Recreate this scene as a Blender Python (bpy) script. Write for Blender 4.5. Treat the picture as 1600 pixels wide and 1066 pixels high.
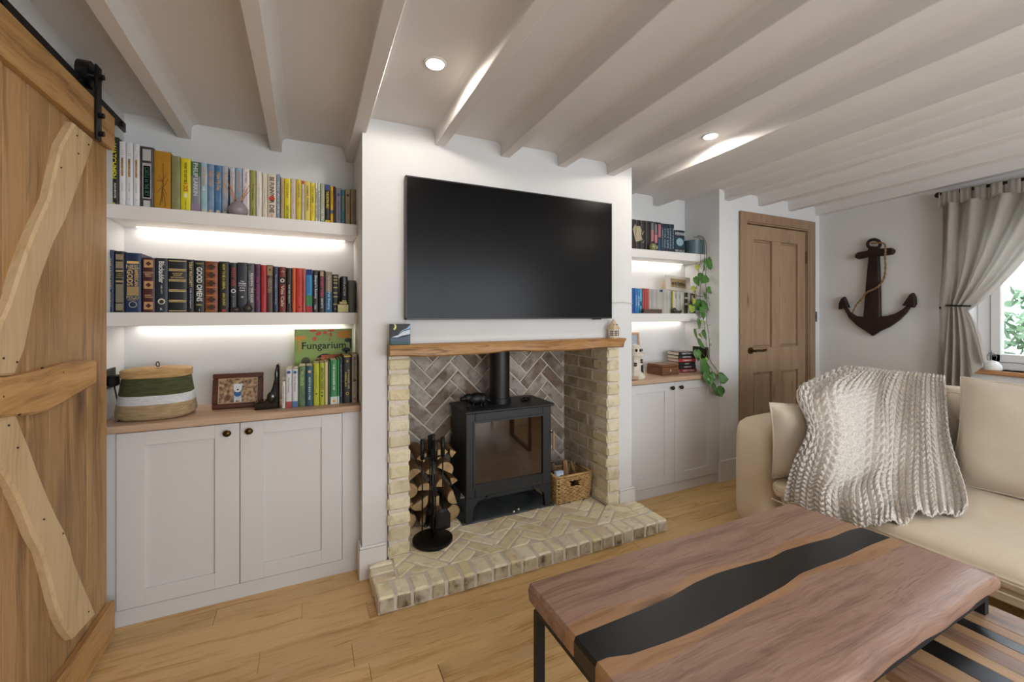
import bpy, bmesh, math, random
from mathutils import Vector, Matrix
C = bpy.context.scene.collection
R = random.Random(7)
PI = math.pi
for o in list(bpy.data.objects): bpy.data.objects.remove(o)

# ------------------------------------------------------------------ camera
F = 668.0; YAW = math.radians(25.6); HZ = 490.0; H = 1.28
SY, CY = math.sin(YAW), math.cos(YAW)
cd = bpy.data.cameras.new('camera'); cam = bpy.data.objects.new('camera', cd); C.objects.link(cam)
cam.location = (0, 0, H); cam.rotation_euler = (PI/2, 0, -YAW)
cd.sensor_fit = 'HORIZONTAL'; cd.sensor_width = 36; cd.lens = F/1600*36
cd.shift_y = -(533-HZ)/1600; cd.clip_start = 0.02
bpy.context.scene.camera = cam
def at(u, v=490, x=None, y=None, z=None):
    """real-world point seen in direction (u,v) on the plane x=, y= or z="""
    c = (u-800)/F
    dx, dy, dz = SY+CY*c, CY-SY*c, (HZ-v)/F
    t = x/dx if x is not None else (y/dy if y is not None else (z-H)/dz)
    return Vector((dx*t, dy*t, H+dz*t))

# ------------------------------------------------------------------ world and light
sc = bpy.context.scene
sc.view_settings.view_transform = 'Standard'; sc.view_settings.look = 'None'
sc.view_settings.exposure = 0.08; sc.view_settings.gamma = 1; sc.view_settings.use_curve_mapping = False
w = bpy.data.worlds.new('World'); sc.world = w; w.use_nodes = True
bg = w.node_tree.nodes['Background']; bg.inputs[0].default_value = (.80, .90, 1, 1); bg.inputs[1].default_value = 2.2
def area(name, loc, rot, sx, sy, power, col, spread=PI):
    l = bpy.data.lights.new(name, 'AREA'); l.shape = 'RECTANGLE'; l.size = sx; l.size_y = sy
    l.energy = power; l.color = col; l.spread = spread
    o = bpy.data.objects.new(name, l); C.objects.link(o); o.location = loc; o.rotation_euler = rot
    return o
# daylight outside the end-wall window (shines towards -x) and the garden windows behind the camera (towards +y)
area('daylight_end_window', (5.35, .45, 3.1), (0, math.radians(52), 0), 1.6, 2.6, 330, (.76, .87, 1))
area('daylight_rear_window', (1.9, -2.42, 1.20), (PI/2+.12, 0, 0), 3.6, 1.7, 88, (.95, .97, 1))

# ------------------------------------------------------------------ node helpers
def lin(h):
    if isinstance(h, (tuple, list)): return tuple(h)[:3]+(1,)
    r = [int(h[i:i+2], 16)/255 for i in (0, 2, 4)]
    return tuple(c/12.92 if c <= .04045 else ((c+.055)/1.055)**2.4 for c in r)+(1,)
MC = {}
def nodes(name):
    m = bpy.data.materials.new(name); m.use_nodes = True
    nt = m.node_tree; return m, nt, nt.nodes['Principled BSDF']
def N(nt, t, **k):
    n = nt.nodes.new(t)
    for a, b in k.items():
        if a.startswith('i_'):
            key = a[2:]; key = int(key) if key.isdigit() else key.replace('_', ' ')
            n.inputs[key].default_value = b
        else: setattr(n, a, b)
    return n
def ramp(nt, stops, src):
    n = nt.nodes.new('ShaderNodeValToRGB'); e = n.color_ramp.elements
    while len(e) < len(stops): e.new(.5)
    for k, (p, c) in enumerate(stops): e[k].position = p; e[k].color = lin(c)
    nt.links.new(src, n.inputs[0]); return n
def coords(nt, scale, rnd=True):
    tc = N(nt, 'ShaderNodeTexCoord'); mp = N(nt, 'ShaderNodeMapping'); mp.inputs['Scale'].default_value = scale
    L = nt.links.new
    if rnd:
        oi = N(nt, 'ShaderNodeObjectInfo'); mu = N(nt, 'ShaderNodeMath', operation='MULTIPLY', i_1=37.0)
        L(oi.outputs['Random'], mu.inputs[0]); ad = N(nt, 'ShaderNodeVectorMath', operation='ADD')
        L(tc.outputs['Object'], ad.inputs[0]); L(mu.outputs[0], ad.inputs[1]); L(ad.outputs[0], mp.inputs[0])
    else: L(tc.outputs['Object'], mp.inputs[0])
    return mp.outputs[0]
def pm(name, c1, c2=None, rough=.5, metal=0, sc_=8, bump=0, bs=60, st=(1, 1, 1), detail=4, contrast=.25, coat=0, spec=.5, emit=0, rnd=True, sheen=0):
    """plain or mottled surface"""
    if name in MC: return MC[name]
    m, nt, b = nodes(name); L = nt.links.new
    b.inputs['Roughness'].default_value = rough; b.inputs['Metallic'].default_value = metal
    b.inputs['Specular IOR Level'].default_value = spec; b.inputs['Coat Weight'].default_value = coat
    b.inputs['Sheen Weight'].default_value = sheen
    b.inputs['Base Color'].default_value = lin(c1)
    if c2:
        co = coords(nt, st, rnd); n = N(nt, 'ShaderNodeTexNoise'); n.inputs['Scale'].default_value = sc_; n.inputs['Detail'].default_value = detail
        L(co, n.inputs[0]); r = ramp(nt, [(.5-contrast, c1), (.5+contrast, c2)], n.outputs[0]); L(r.outputs[0], b.inputs['Base Color'])
    if bump:
        co = coords(nt, st, rnd); n = N(nt, 'ShaderNodeTexNoise'); n.inputs['Scale'].default_value = bs; n.inputs['Detail'].default_value = 3
        L(co, n.inputs[0]); bp = N(nt, 'ShaderNodeBump'); bp.inputs['Strength'].default_value = bump; bp.inputs['Distance'].default_value = .01
        L(n.outputs[0], bp.inputs['Height']); L(bp.outputs[0], b.inputs['Normal'])
    if emit:
        b.inputs['Emission Color'].default_value = lin(c1); b.inputs['Emission Strength'].default_value = emit
    MC[name] = m; return m
def wood(name, cols='', axis='x', rough=.45, grain=1.0, knots=.5, var=.12, bump=.15, knotcol='3a2412', ks=2.2):
    """streaky grain running along one object axis, with knots and a tone of its own per piece"""
    if name in MC: return MC[name]
    m, nt, b = nodes(name); L = nt.links.new
    ai = 'xyz'.index(axis)
    s1 = [17*grain]*3; s1[ai] = 1.1*grain
    co = coords(nt, (1, 1, 1))
    warp = N(nt, 'ShaderNodeTexNoise'); warp.inputs['Scale'].default_value = 2.6; warp.inputs['Detail'].default_value = 2; L(co, warp.inputs[0])
    sub = N(nt, 'ShaderNodeVectorMath', operation='SCALE'); sub.inputs['Scale'].default_value = .07; L(warp.outputs['Color'], sub.inputs[0])
    add = N(nt, 'ShaderNodeVectorMath', operation='ADD'); L(co, add.inputs[0]); L(sub.outputs[0], add.inputs[1])
    mp = N(nt, 'ShaderNodeMapping'); mp.inputs['Scale'].default_value = s1; L(add.outputs[0], mp.inputs[0])
    n1 = N(nt, 'ShaderNodeTexNoise'); n1.inputs['Scale'].default_value = 1.0; n1.inputs['Detail'].default_value = 7; n1.inputs['Roughness'].default_value = .6; L(mp.outputs[0], n1.inputs[0])
    s2 = [130*grain]*3; s2[ai] = 3*grain
    mp2 = N(nt, 'ShaderNodeMapping'); mp2.inputs['Scale'].default_value = s2; L(add.outputs[0], mp2.inputs[0])
    n2 = N(nt, 'ShaderNodeTexNoise'); n2.inputs['Scale'].default_value = 1.0; n2.inputs['Detail'].default_value = 3; L(mp2.outputs[0], n2.inputs[0])
    mix = N(nt, 'ShaderNodeMath', operation='MULTIPLY_ADD', i_1=.45); L(n2.outputs[0], mix.inputs[0]); L(n1.outputs[0], mix.inputs[2])
    off = N(nt, 'ShaderNodeMath', operation='SUBTRACT', i_1=.225); L(mix.outputs[0], off.inputs[0])
    k = len(cols); r = ramp(nt, [(.28+.44*i/(k-1), c) for i, c in enumerate(cols)], off.outputs[0])
    col = r.outputs[0]
    if knots:
        s3 = [ks*3.2]*3; s3[ai] = ks
        mk = N(nt, 'ShaderNodeMapping'); mk.inputs['Scale'].default_value = s3; L(add.outputs[0], mk.inputs[0])
        vo = N(nt, 'ShaderNodeTexVoronoi'); vo.inputs['Scale'].default_value = 1.0; L(mk.outputs[0], vo.inputs[0])
        kr = ramp(nt, [(.03, (1, 1, 1)), (.11, (.55, .55, .55)), (.26, (0, 0, 0))], vo.outputs['Distance'])
        sel = N(nt, 'ShaderNodeSeparateColor'); L(vo.outputs['Color'], sel.inputs[0])
        gt = N(nt, 'ShaderNodeMath', operation='LESS_THAN', i_1=knots); L(sel.outputs[0], gt.inputs[0])
        mu = N(nt, 'ShaderNodeMath', operation='MULTIPLY'); L(kr.outputs[0], mu.inputs[0]); L(gt.outputs[0], mu.inputs[1])
        mx = N(nt, 'ShaderNodeMix', data_type='RGBA'); L(mu.outputs[0], mx.inputs[0]); L(col, mx.inputs[6]); mx.inputs[7].default_value = lin(knotcol); col = mx.outputs[2]
    oi = N(nt, 'ShaderNodeObjectInfo'); hs = N(nt, 'ShaderNodeHueSaturation')
    mr = N(nt, 'ShaderNodeMapRange'); mr.inputs['To Min'].default_value = 1-var; mr.inputs['To Max'].default_value = 1+var; L(oi.outputs['Random'], mr.inputs[0])
    L(mr.outputs[0], hs.inputs['Value']); L(col, hs.inputs['Color']); L(hs.outputs[0], b.inputs['Base Color'])
    b.inputs['Roughness'].default_value = rough
    bp = N(nt, 'ShaderNodeBump'); bp.inputs['Strength'].default_value = bump; bp.inputs['Distance'].default_value = .004; L(n2.outputs[0], bp.inputs['Height']); L(bp.outputs[0], b.inputs['Normal'])
    MC[name] = m; return m
def brickmat(name, cols, dark, amt=.35):
    if name in MC: return MC[name]
    m, nt, b = nodes(name); L = nt.links.new
    oi = N(nt, 'ShaderNodeObjectInfo'); co = coords(nt, (1, 1, 1))
    r0 = ramp(nt, [(i/(len(cols)-1), c) for i, c in enumerate(cols)], oi.outputs['Random'])
    n1 = N(nt, 'ShaderNodeTexNoise'); n1.inputs['Scale'].default_value = 22; n1.inputs['Detail'].default_value = 6; L(co, n1.inputs[0])
    f1 = ramp(nt, [(.52, (0, 0, 0)), (.75, (amt, amt, amt))], n1.outputs[0])
    mx = N(nt, 'ShaderNodeMix', data_type='RGBA'); L(f1.outputs[0], mx.inputs[0]); L(r0.outputs[0], mx.inputs[6]); mx.inputs[7].default_value = lin(dark)
    n3 = N(nt, 'ShaderNodeTexNoise'); n3.inputs['Scale'].default_value = 9; n3.inputs['Detail'].default_value = 5; L(co, n3.inputs[0])
    f3 = ramp(nt, [(.5, (0, 0, 0)), (.72, (.6, .6, .6))], n3.outputs[0])
    m2 = N(nt, 'ShaderNodeMix', data_type='RGBA'); L(f3.outputs[0], m2.inputs[0]); L(mx.outputs[2], m2.inputs[6]); m2.inputs[7].default_value = lin('ddd5c8')
    L(m2.outputs[2], b.inputs['Base Color']); b.inputs['Roughness'].default_value = .9; b.inputs['Specular IOR Level'].default_value = .2
    n2 = N(nt, 'ShaderNodeTexNoise'); n2.inputs['Scale'].default_value = 55; n2.inputs['Detail'].default_value = 6; L(co, n2.inputs[0])
    bp = N(nt, 'ShaderNodeBump'); bp.inputs['Strength'].default_value = .8; bp.inputs['Distance'].default_value = .006; L(n2.outputs[0], bp.inputs['Height']); L(bp.outputs[0], b.inputs['Normal'])
    MC[name] = m; return m
def glassmat(name, col='ffffff', rough=.02, alpha=None):
    if name in MC: return MC[name]
    m, nt, b = nodes(name)
    b.inputs['Base Color'].default_value = lin(col); b.inputs['Roughness'].default_value = rough; b.inputs['Transmission Weight'].default_value = 1; b.inputs['IOR'].default_value = 1.45
    MC[name] = m; return m

# ------------------------------------------------------------------ mesh helpers
class MB:
    def __init__(s): s.v = []; s.f = []; s.m = []; s.mi = 0
    def add(s, vs, fs):
        k = len(s.v); s.v += [tuple(p) for p in vs]; s.f += [tuple(i+k for i in f) for f in fs]; s.m += [s.mi]*len(fs); return s
    def box(s, x0, x1, y0, y1, z0, z1, c=0):
        if c <= 0:
            vs = [(x, y, z) for x in (x0, x1) for y in (y0, y1) for z in (z0, z1)]
            return s.add(vs, [(0, 1, 3, 2), (4, 6, 7, 5), (0, 4, 5, 1), (2, 3, 7, 6), (0, 2, 6, 4), (1, 5, 7, 3)])
        c = min(c, abs(x1-x0)*.45, abs(y1-y0)*.45, abs(z1-z0)*.45)
        X, Y, Z = (x0, x1), (y0, y1), (z0, z1); sg = (1, -1); vs = []; ix = {}
        for i in (0, 1):
            for j in (0, 1):
                for k in (0, 1):
                    a = (X[i], Y[j], Z[k]); n = (c*sg[i], c*sg[j], c*sg[k])
                    for ax in range(3):
                        ix[i, j, k, ax] = len(vs); vs.append(tuple(a[t]+(0 if t == ax else n[t]) for t in range(3)))
        fs = []
        g = lambda *q: ix[q]
        def quad(l, out):
            p = [Vector(vs[i]) for i in l]; n = (p[1]-p[0]).cross(p[2]-p[0])
            if n.dot(out) < 0: l = l[::-1]
            fs.append(tuple(l))
        for ax in range(3):
            for e in (0, 1):
                o = [t for t in range(3) if t != ax]; l = []
                for p, q in ((0, 0), (1, 0), (1, 1), (0, 1)):
                    ijk = [0]*3; ijk[ax] = e; ijk[o[0]] = p; ijk[o[1]] = q; l.append(g(*ijk, ax))
                out = Vector((0, 0, 0)); out[ax] = 1 if e else -1; quad(l, out)
        for ax in range(3):
            o = [t for t in range(3) if t != ax]
            for p in (0, 1):
                for q in (0, 1):
                    a0 = [0]*3; a0[o[0]] = p; a0[o[1]] = q; a1 = list(a0); a1[ax] = 1
                    out = Vector((0, 0, 0)); out[o[0]] = 1 if p else -1; out[o[1]] = 1 if q else -1
                    quad([g(*a0, o[0]), g(*a1, o[0]), g(*a1, o[1]), g(*a0, o[1])], out)
        for i in (0, 1):
            for j in (0, 1):
                for k in (0, 1): quad([g(i, j, k, 0), g(i, j, k, 1), g(i, j, k, 2)], Vector((i*2-1, j*2-1, k*2-1)))
        return s.add(vs, fs)
    def tube(s, pts, r, n=10, cap=True):
        pts = [Vector(p) for p in pts]; rs = r if isinstance(r, (list, tuple)) else [r]*len(pts); vs = []; fs = []
        up = None
        for i, p in enumerate(pts):
            t = (pts[min(i+1, len(pts)-1)]-pts[max(i-1, 0)]).normalized()
            if up is None:
                up = Vector((0, 0, 1)) if abs(t.z) < .9 else Vector((1, 0, 0))
            a = up - t*up.dot(t); a = a.normalized() if a.length > 1e-6 else t.orthogonal().normalized(); up = a; b = t.cross(a)
            for k in range(n):
                q = 2*PI*k/n; vs.append(p+(a*math.cos(q)+b*math.sin(q))*rs[i])
        for i in range(len(pts)-1):
            for k in range(n): fs.append((i*n+k, i*n+(k+1) % n, (i+1)*n+(k+1) % n, (i+1)*n+k))
        if cap: fs.append(tuple(range(n))[::-1]); fs.append(tuple((len(pts)-1)*n+k for k in range(n)))
        return s.add(vs, fs)
    def cyl(s, p0, p1, r, n=16): return s.tube([p0, p1], r, n)
    def lathe(s, prof, cx=0, cy=0, n=24, sx=1, sy=1, e=2.0):
        vs = []; fs = []
        for r_, z in prof:
            for k in range(n):
                q = 2*PI*k/n; c, d = math.cos(q), math.sin(q)
                if e != 2: c = math.copysign(abs(c)**(2/e), c); d = math.copysign(abs(d)**(2/e), d)
                vs.append((cx+r_*sx*c, cy+r_*sy*d, z))
        m = len(prof)
        for i in range(m-1):
            for k in range(n): fs.append((i*n+k, i*n+(k+1) % n, (i+1)*n+(k+1) % n, (i+1)*n+k))
        if prof[0][0] > 1e-5: fs.append(tuple(range(n))[::-1])
        if prof[-1][0] > 1e-5: fs.append(tuple((m-1)*n+k for k in range(n)))
        return s.add(vs, fs)
    def ball(s, c, rx, ry=None, rz=None, n=14, m=9):
        ry = ry or rx; rz = rz or rx
        prof = [(max(math.sin(PI*i/m), 1e-4), -math.cos(PI*i/m)) for i in range(m+1)]
        k = len(s.v); s.lathe(prof, 0, 0, n)
        s.v[k:] = [(c[0]+x*rx, c[1]+y*ry, c[2]+z*rz) for x, y, z in s.v[k:]]; return s
    def prism(s, poly, fn, d0, d1, c=0, flip=False):
        """poly in (p,q); fn(p,q,d)->xyz; extruded from d0 to d1, the d1 side chamfered by c"""
        n = len(poly); cx = sum(p[0] for p in poly)/n; cy = sum(p[1] for p in poly)/n; rings = [[(p, q, d0) for p, q in poly]]
        if c:
            rings.append([(p, q, d1-math.copysign(c, d1-d0)) for p, q in poly]); ins = []
            for i, (p, q) in enumerate(poly):
                a = Vector(poly[i-1]); b = Vector(poly[i]); e = Vector(poly[(i+1) % n])
                u1 = (b-a); u2 = (e-b)
                if u1.length < 1e-7 or u2.length < 1e-7: ins.append((p, q, d1)); continue
                u1.normalize(); u2.normalize(); area_ = sum(poly[j][0]*poly[(j+1) % n][1]-poly[(j+1) % n][0]*poly[j][1] for j in range(n))
                sg = 1 if area_ > 0 else -1
                n1 = Vector((-u1.y, u1.x))*sg; n2 = Vector((-u2.y, u2.x))*sg; mm = n1+n2
                k = c/max(.35, (1+n1.dot(n2))) if mm.length > 1e-6 else 0
                ins.append((p+mm.x*k, q+mm.y*k, d1))
            rings.append(ins)
        else: rings.append([(p, q, d1) for p, q in poly])
        vs = [fn(*p) for r_ in rings for p in r_]; fs = []; m = len(rings)
        for i in range(m-1):
            for k in range(n): fs.append((i*n+k, i*n+(k+1) % n, (i+1)*n+(k+1) % n, (i+1)*n+k))
        fs.append(tuple(range(n))[::-1]); fs.append(tuple((m-1)*n+k for k in range(n)))
        if flip: fs = [f[::-1] for f in fs]
        return s.add(vs, fs)
    def grid(s, P, closeu=False):
        a = len(P); b = len(P[0]); vs = [q for r_ in P for q in r_]; fs = []
        for i in range(a-1):
            for j in range(b-(0 if closeu else 1)): fs.append((i*b+j, i*b+(j+1) % b, (i+1)*b+(j+1) % b, (i+1)*b+j))
        return s.add(vs, fs)
    def build(s, name, mat, parent=None, off=None, smooth=False, recalc=True, kind=None, angle=None, sub=0, label=None):
        me = bpy.data.meshes.new(name)
        o_ = Vector(off) if off is not None else Vector((0, 0, 0))
        me.from_pydata([tuple(Vector(p)-o_) for p in s.v], [], s.f)
        mats = mat if isinstance(mat, (list, tuple)) else [mat]
        for m in mats: me.materials.append(m)
        if len(mats) > 1: me.polygons.foreach_set('material_index', s.m)
        if getattr(s, 'rough', 0): me.vertices.foreach_set('co', [c+R.uniform(-s.rough, s.rough) for v in me.vertices for c in v.co])
        if recalc:
            bm = bmesh.new(); bm.from_mesh(me); bmesh.ops.recalc_face_normals(bm, faces=bm.faces); bm.to_mesh(me); bm.free()
        if smooth or angle:
            me.polygons.foreach_set('use_smooth', [True]*len(me.polygons))
            if angle: me.set_sharp_from_angle(angle=math.radians(angle))
        me.update()
        o = bpy.data.objects.new(name, me); C.objects.link(o)
        if parent: o.parent = parent
        elif off is not None: o.location = o_
        if sub:
            md = o.modifiers.new('sub', 'SUBSURF'); md.levels = md.render_levels = sub
        if kind: o['kind'] = kind
        if label: o['label'] = label
        return o
def thing(name, label, cat, loc=(0, 0, 0), rz=0, group=None):
    o = bpy.data.objects.new(name, None); C.objects.link(o); o.location = loc; o.rotation_euler.z = rz
    o.empty_display_size = .05; tag(o, label, cat, group); return o
def tag(o, label, cat, group=None, kind=None):
    o['label'] = label; o['category'] = cat
    if group: o['group'] = group
    if kind: o['kind'] = kind
    return o
def struct(o): o['kind'] = 'structure'; return o
def text(s, size, fn, mat, parent, name='title', squeeze=None, align='CENTER', bold=0, maxw=None):
    """flat lettering; fn maps (a along, b up) in text space to local xyz"""
    cu = bpy.data.curves.new('t', 'FONT'); cu.body = s; cu.size = size; cu.align_x = align; cu.align_y = 'CENTER'; cu.offset = bold or size*.022; cu.resolution_u = 2
    ob = bpy.data.objects.new('t', cu); C.objects.link(ob)
    dg = bpy.context.evaluated_depsgraph_get(); me = bpy.data.meshes.new_from_object(ob.evaluated_get(dg))
    bpy.data.objects.remove(ob); bpy.data.curves.remove(cu)
    if not len(me.vertices): return None
    xs = [v.co.x for v in me.vertices]; ys = [v.co.y for v in me.vertices]; wd = max(xs)-min(xs); my = (max(ys)+min(ys))/2
    k = squeeze/wd if squeeze else (min(1, maxw/wd) if maxw else 1)
    mx = (max(xs)+min(xs))/2 if align == 'CENTER' else 0
    for v in me.vertices: v.co = Vector(fn((v.co.x-mx)*k, v.co.y-my))
    me.name = name; me.materials.clear(); me.materials.append(mat)
    o = bpy.data.objects.new(name, me); C.objects.link(o); o.parent = parent; return o
def catmull(P, n):
    out = []; m = len(P)
    for i in range(m-1):
        p0, p1, p2, p3 = (Vector(P[max(i-1, 0)]), Vector(P[i]), Vector(P[i+1]), Vector(P[min(i+2, m-1)]))
        for k in range(n):
            t = k/n; out.append(.5*((2*p1)+(p2-p0)*t+(2*p0-5*p1+4*p2-p3)*t*t+(3*p1-p0-3*p2+p3)*t**3))
    out.append(Vector(P[-1])); return out
def smin(x, a, b): x = min(1, max(0, (x-a)/(b-a))); return x*x*(3-2*x)

# ------------------------------------------------------------------ shared materials
M_wall = pm('wall_paint', 'd8d9d9', 'd3d4d4', rough=.85, sc_=3, bump=.05, bs=40, spec=.3)
M_ceil = pm('ceiling_paint', 'dad7d5', 'd5d2d0', rough=.85, sc_=2, bump=.08, bs=25, spec=.3)
M_trim = pm('satin_white_paint', 'dcdad8', rough=.4, bump=.02)
M_cab = pm('cabinet_paint', 'd0cfcf', rough=.45)
M_black = pm('black_iron', '0c0c0d', rough=.45, metal=.3, bump=.05, bs=120)
M_blackmat = pm('matt_black_steel', '17181a', '1c1d20', rough=.55, metal=.2)
M_mortar = pm('mortar', 'd2c8bc', 'dcd3c8', rough=.95, sc_=30, bump=.5, bs=90, spec=.2)
M_oak = wood('oak_floor', ['aa8450', 'c6a067', 'd4b27e', 'ceab74', 'b79058'], 'x', rough=.42, grain=1.1, knots=.34, var=.10, knotcol='5c4024', ks=1.6)
M_door = wood('barn_oak', ['7c5c3a', '9b774c', 'b08a5d', 'a48055'], 'z', rough=.6, knots=.35, var=.2, knotcol='4f3118', ks=1.5)
M_doorY = wood('barn_oak_rail', ['8a643a', 'ab814c', 'bc935e', 'a97f4e'], 'y', rough=.6, knots=.3, var=.08, knotcol='5a3a1e')
M_brace = wood('barn_oak_brace', ['b0926a', 'c3a880', 'cbb08a', 'b89c74'], 'z', rough=.6, knots=.12, var=.05, knotcol='7a5a34', grain=.7)
M_top = wood('worktop_oak', ['a3846a', 'b89a80', 'bfa48b'], 'x', rough=.5, knots=.12, var=.03, knotcol='8a6a4c', grain=.8)
M_mantel = wood('mantel_wood', ['4e3016', '80562a', 'a0723c', 'ad8450', '6a4420'], 'x', rough=.45, grain=.7, knots=.6, var=.02, knotcol='3a2010', ks=2.5, bump=.4)
M_pine = wood('stripped_pine', ['886f56', '9a8065', 'a3896d'], 'z', rough=.5, knots=.35, var=.04, knotcol='5d3f28', ks=3)
M_walnut = wood('walnut', ['6f5446', '836554', '937362', '9e7f6d', '7d6050'], 'x', rough=.46, grain=1.5, knots=.16, var=.03, knotcol='241812', ks=1.6)
M_sap = wood('walnut_sapwood', ['8a6548', 'a17a58', 'ad8662'], 'x', rough=.38, grain=1.1, knots=.1, var=.02)
# ------------------------------------------------------------------ room shell
XL, XR, YF, YB = -.773, 4.13, 2.59, -2.2     # left wall, end wall, alcove back, wall behind the camera
YBR = 2.175                                  # face of the chimney breast
YW = 2.26                                    # face of the wall with the panelled door
BX0, BX1 = .24, 1.907                        # chimney breast
COLX = 2.838
def zb(y): return 2.155+.036*(2.17-y)        # underside of the beams: the old ceiling falls towards the hearth wall
def zc(y): return zb(y)+.078
def slope_box(mb, x0, x1, y0, y1, z0, top):
    vs = [(x, y, z0 if k == 0 else top(y)) for x in (x0, x1) for y in (y0, y1) for k in (0, 1)]
    mb.add(vs, [(0, 1, 3, 2), (4, 6, 7, 5), (0, 4, 5, 1), (2, 3, 7, 6), (0, 2, 6, 4), (1, 5, 7, 3)])
zt = lambda y: zc(y)+.02
# floor: base slab plus single oak planks
fl = struct(MB().box(XL-.1, XR+.1, YB-.1, 2.75, -.06, -.012).build('floor', pm('subfloor', '3a2a18', rough=.9)))
PW = .1172; y = 2.228+3*PW
row = 0; meshes = {}
while y > YB:
    y1 = y; y0 = y-PW; x = XL
    fixed = {2.228: [-.35], 2.111: [-.02], 1.877: [-.16], 1.759: [.155], 1.525: [.43], 1.408: [.02]}
    cuts = next((list(v) for k, v in fixed.items() if abs(k-y1) < .03), None)
    if cuts is None: cuts = [XL+R.uniform(.5, 1.7)]
    while cuts[-1] < XR-.5: cuts.append(cuts[-1]+R.choice([1.2, 1.5, 1.8]))
    xs = [XL]+[c for c in cuts if XL+.1 < c < XR-.15]+[XR]
    for a, b in zip(xs[:-1], xs[1:]):
        Ln = round(b-a, 2)
        if Ln not in meshes:
            o = MB().box(-(b-a)/2+.0004, (b-a)/2-.0004, -PW/2+.0004, PW/2-.0004, -.013, 0, .0012).build('plank', M_oak, fl); meshes[Ln] = o.data
        else:
            o = bpy.data.objects.new('plank', meshes[Ln]); C.objects.link(o); o.parent = fl
        o.location = ((a+b)/2, (y0+y1)/2, 0)
    y = y0; row += 1
# walls
m = MB()
m.box(XL-.1, BX0+.02, YF, YF+.12, 0, 2.3); m.box(BX1-.02, COLX, YF, YF+.12, 0, 2.3)
struct(m.build('wall_front', M_wall))
m = MB(); m.box(COLX, 3.105, YW, YF+.12, 0, 2.3); m.box(3.985, XR+.1, YW, YF+.12, 0, 2.3); m.box(3.105, 3.985, YW, YF+.12, 2.035, 2.3); m.box(3.1, 3.99, YW+.09, YF+.12, 0, 2.05)
struct(m.build('wall_doorway', M_wall))
m = MB()
m.box(BX0, .358, YBR, 2.78, 0, 2.3); m.box(1.79, BX1, YBR, 2.78, 0, 2.3); m.box(.358, 1.79, YBR, 2.78, 1.075, 2.3)
m.box(.358, .45, 2.3, 2.78, 0, 1.08); m.box(1.705, 1.79, 2.3, 2.78, 0, 1.08); m.box(.45, 1.705, 2.665, 2.78, 0, 1.08)
struct(m.build('wall_chimney_breast', M_wall))
m = MB(); slope_box(m, XL-.1, XL, YB-.1, YF+.1, 0, zt); struct(m.build('wall_left', M_wall))
# end wall with window opening
WY0, WY1, WZ0, WZ1 = -.55, 1.30, .90, 2.02
m = MB()
slope_box(m, XR, XR+.22, WY1, YF+.1, 0, zt); slope_box(m, XR, XR+.22, YB-.1, WY0, 0, zt); m.box(XR, XR+.22, WY0, WY1, 0, WZ0); slope_box(m, XR, XR+.22, WY0, WY1, WZ1, zt)
struct(m.build('wall_right', M_wall))
RX0, RX1, RZ0, RZ1 = .2, 3.6, .45, 2.05
m = MB(); m.box(XL-.1, RX0, YB-.15, YB, 0, 2.4); m.box(RX1, XR+.2, YB-.15, YB, 0, 2.4); m.box(RX0, RX1, YB-.15, YB, 0, RZ0); m.box(RX0, RX1, YB-.15, YB, RZ1, 2.4)
struct(m.build('wall_back', M_wall))
m = MB()
for a in (RX0, (RX0+RX1)/2-.03, RX1-.06): m.box(a, a+.06, YB-.1, YB-.03, RZ0, RZ1)
m.box(RX0, RX1, YB-.1, YB-.03, RZ0, RZ0+.06); m.box(RX0, RX1, YB-.1, YB-.03, RZ1-.06, RZ1)
struct(m.build('window_2', M_trim))
# ceiling and joists
cl = MB(); cl.add([(XL-.1, YB-.1, zc(YB-.1)), (XR+.2, YB-.1, zc(YB-.1)), (XR+.2, 2.75, zc(2.75)), (XL-.1, 2.75, zc(2.75)), (XL-.1, YB-.1, zc(YB-.1)+.08), (XR+.2, YB-.1, zc(YB-.1)+.08), (XR+.2, 2.75, zc(2.75)+.08), (XL-.1, 2.75, zc(2.75)+.08)], [(0, 1, 2, 3), (4, 7, 6, 5), (0, 4, 5, 1), (1, 5, 6, 2), (2, 6, 7, 3), (3, 7, 4, 0)])
cl = struct(cl.build('ceiling', M_ceil))
def beam(x0, wd, y1=2.7):
    P = []
    prof = [(-.04, .0785), (-.02, .0765), (-.007, .069), (-.001, .056), (.0, .003), (.003, 0), (wd-.003, 0), (wd, .003), (wd+.001, .056), (wd+.007, .069), (wd+.02, .0765), (wd+.04, .0785)]
    ys = [YB+(y1-YB)*i/26 for i in range(27)]
    ph = R.uniform(0, 6)
    for yy in ys:
        wob = .0022*math.sin(yy*1.7+ph)+.0008*math.sin(yy*4.1+ph*2)
        P.append([(x0+dx+wob, yy, zb(yy)+dz) for dx, dz in prof])
    MB().grid(P).build('beam', M_ceil, cl, smooth=False, angle=30)
for x0, wd in ((-.945, .055), (-.572, .055), (-.176, .054), (.196, .062), (.597, .055), (.972, .055), (1.342, .055), (1.705, .058), (2.085, .055), (2.49, .055), (2.895, .055), (3.29, .055), (3.68, .055), (4.065, .07)):
    if x0 > XL-.05: beam(x0, wd)
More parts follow.
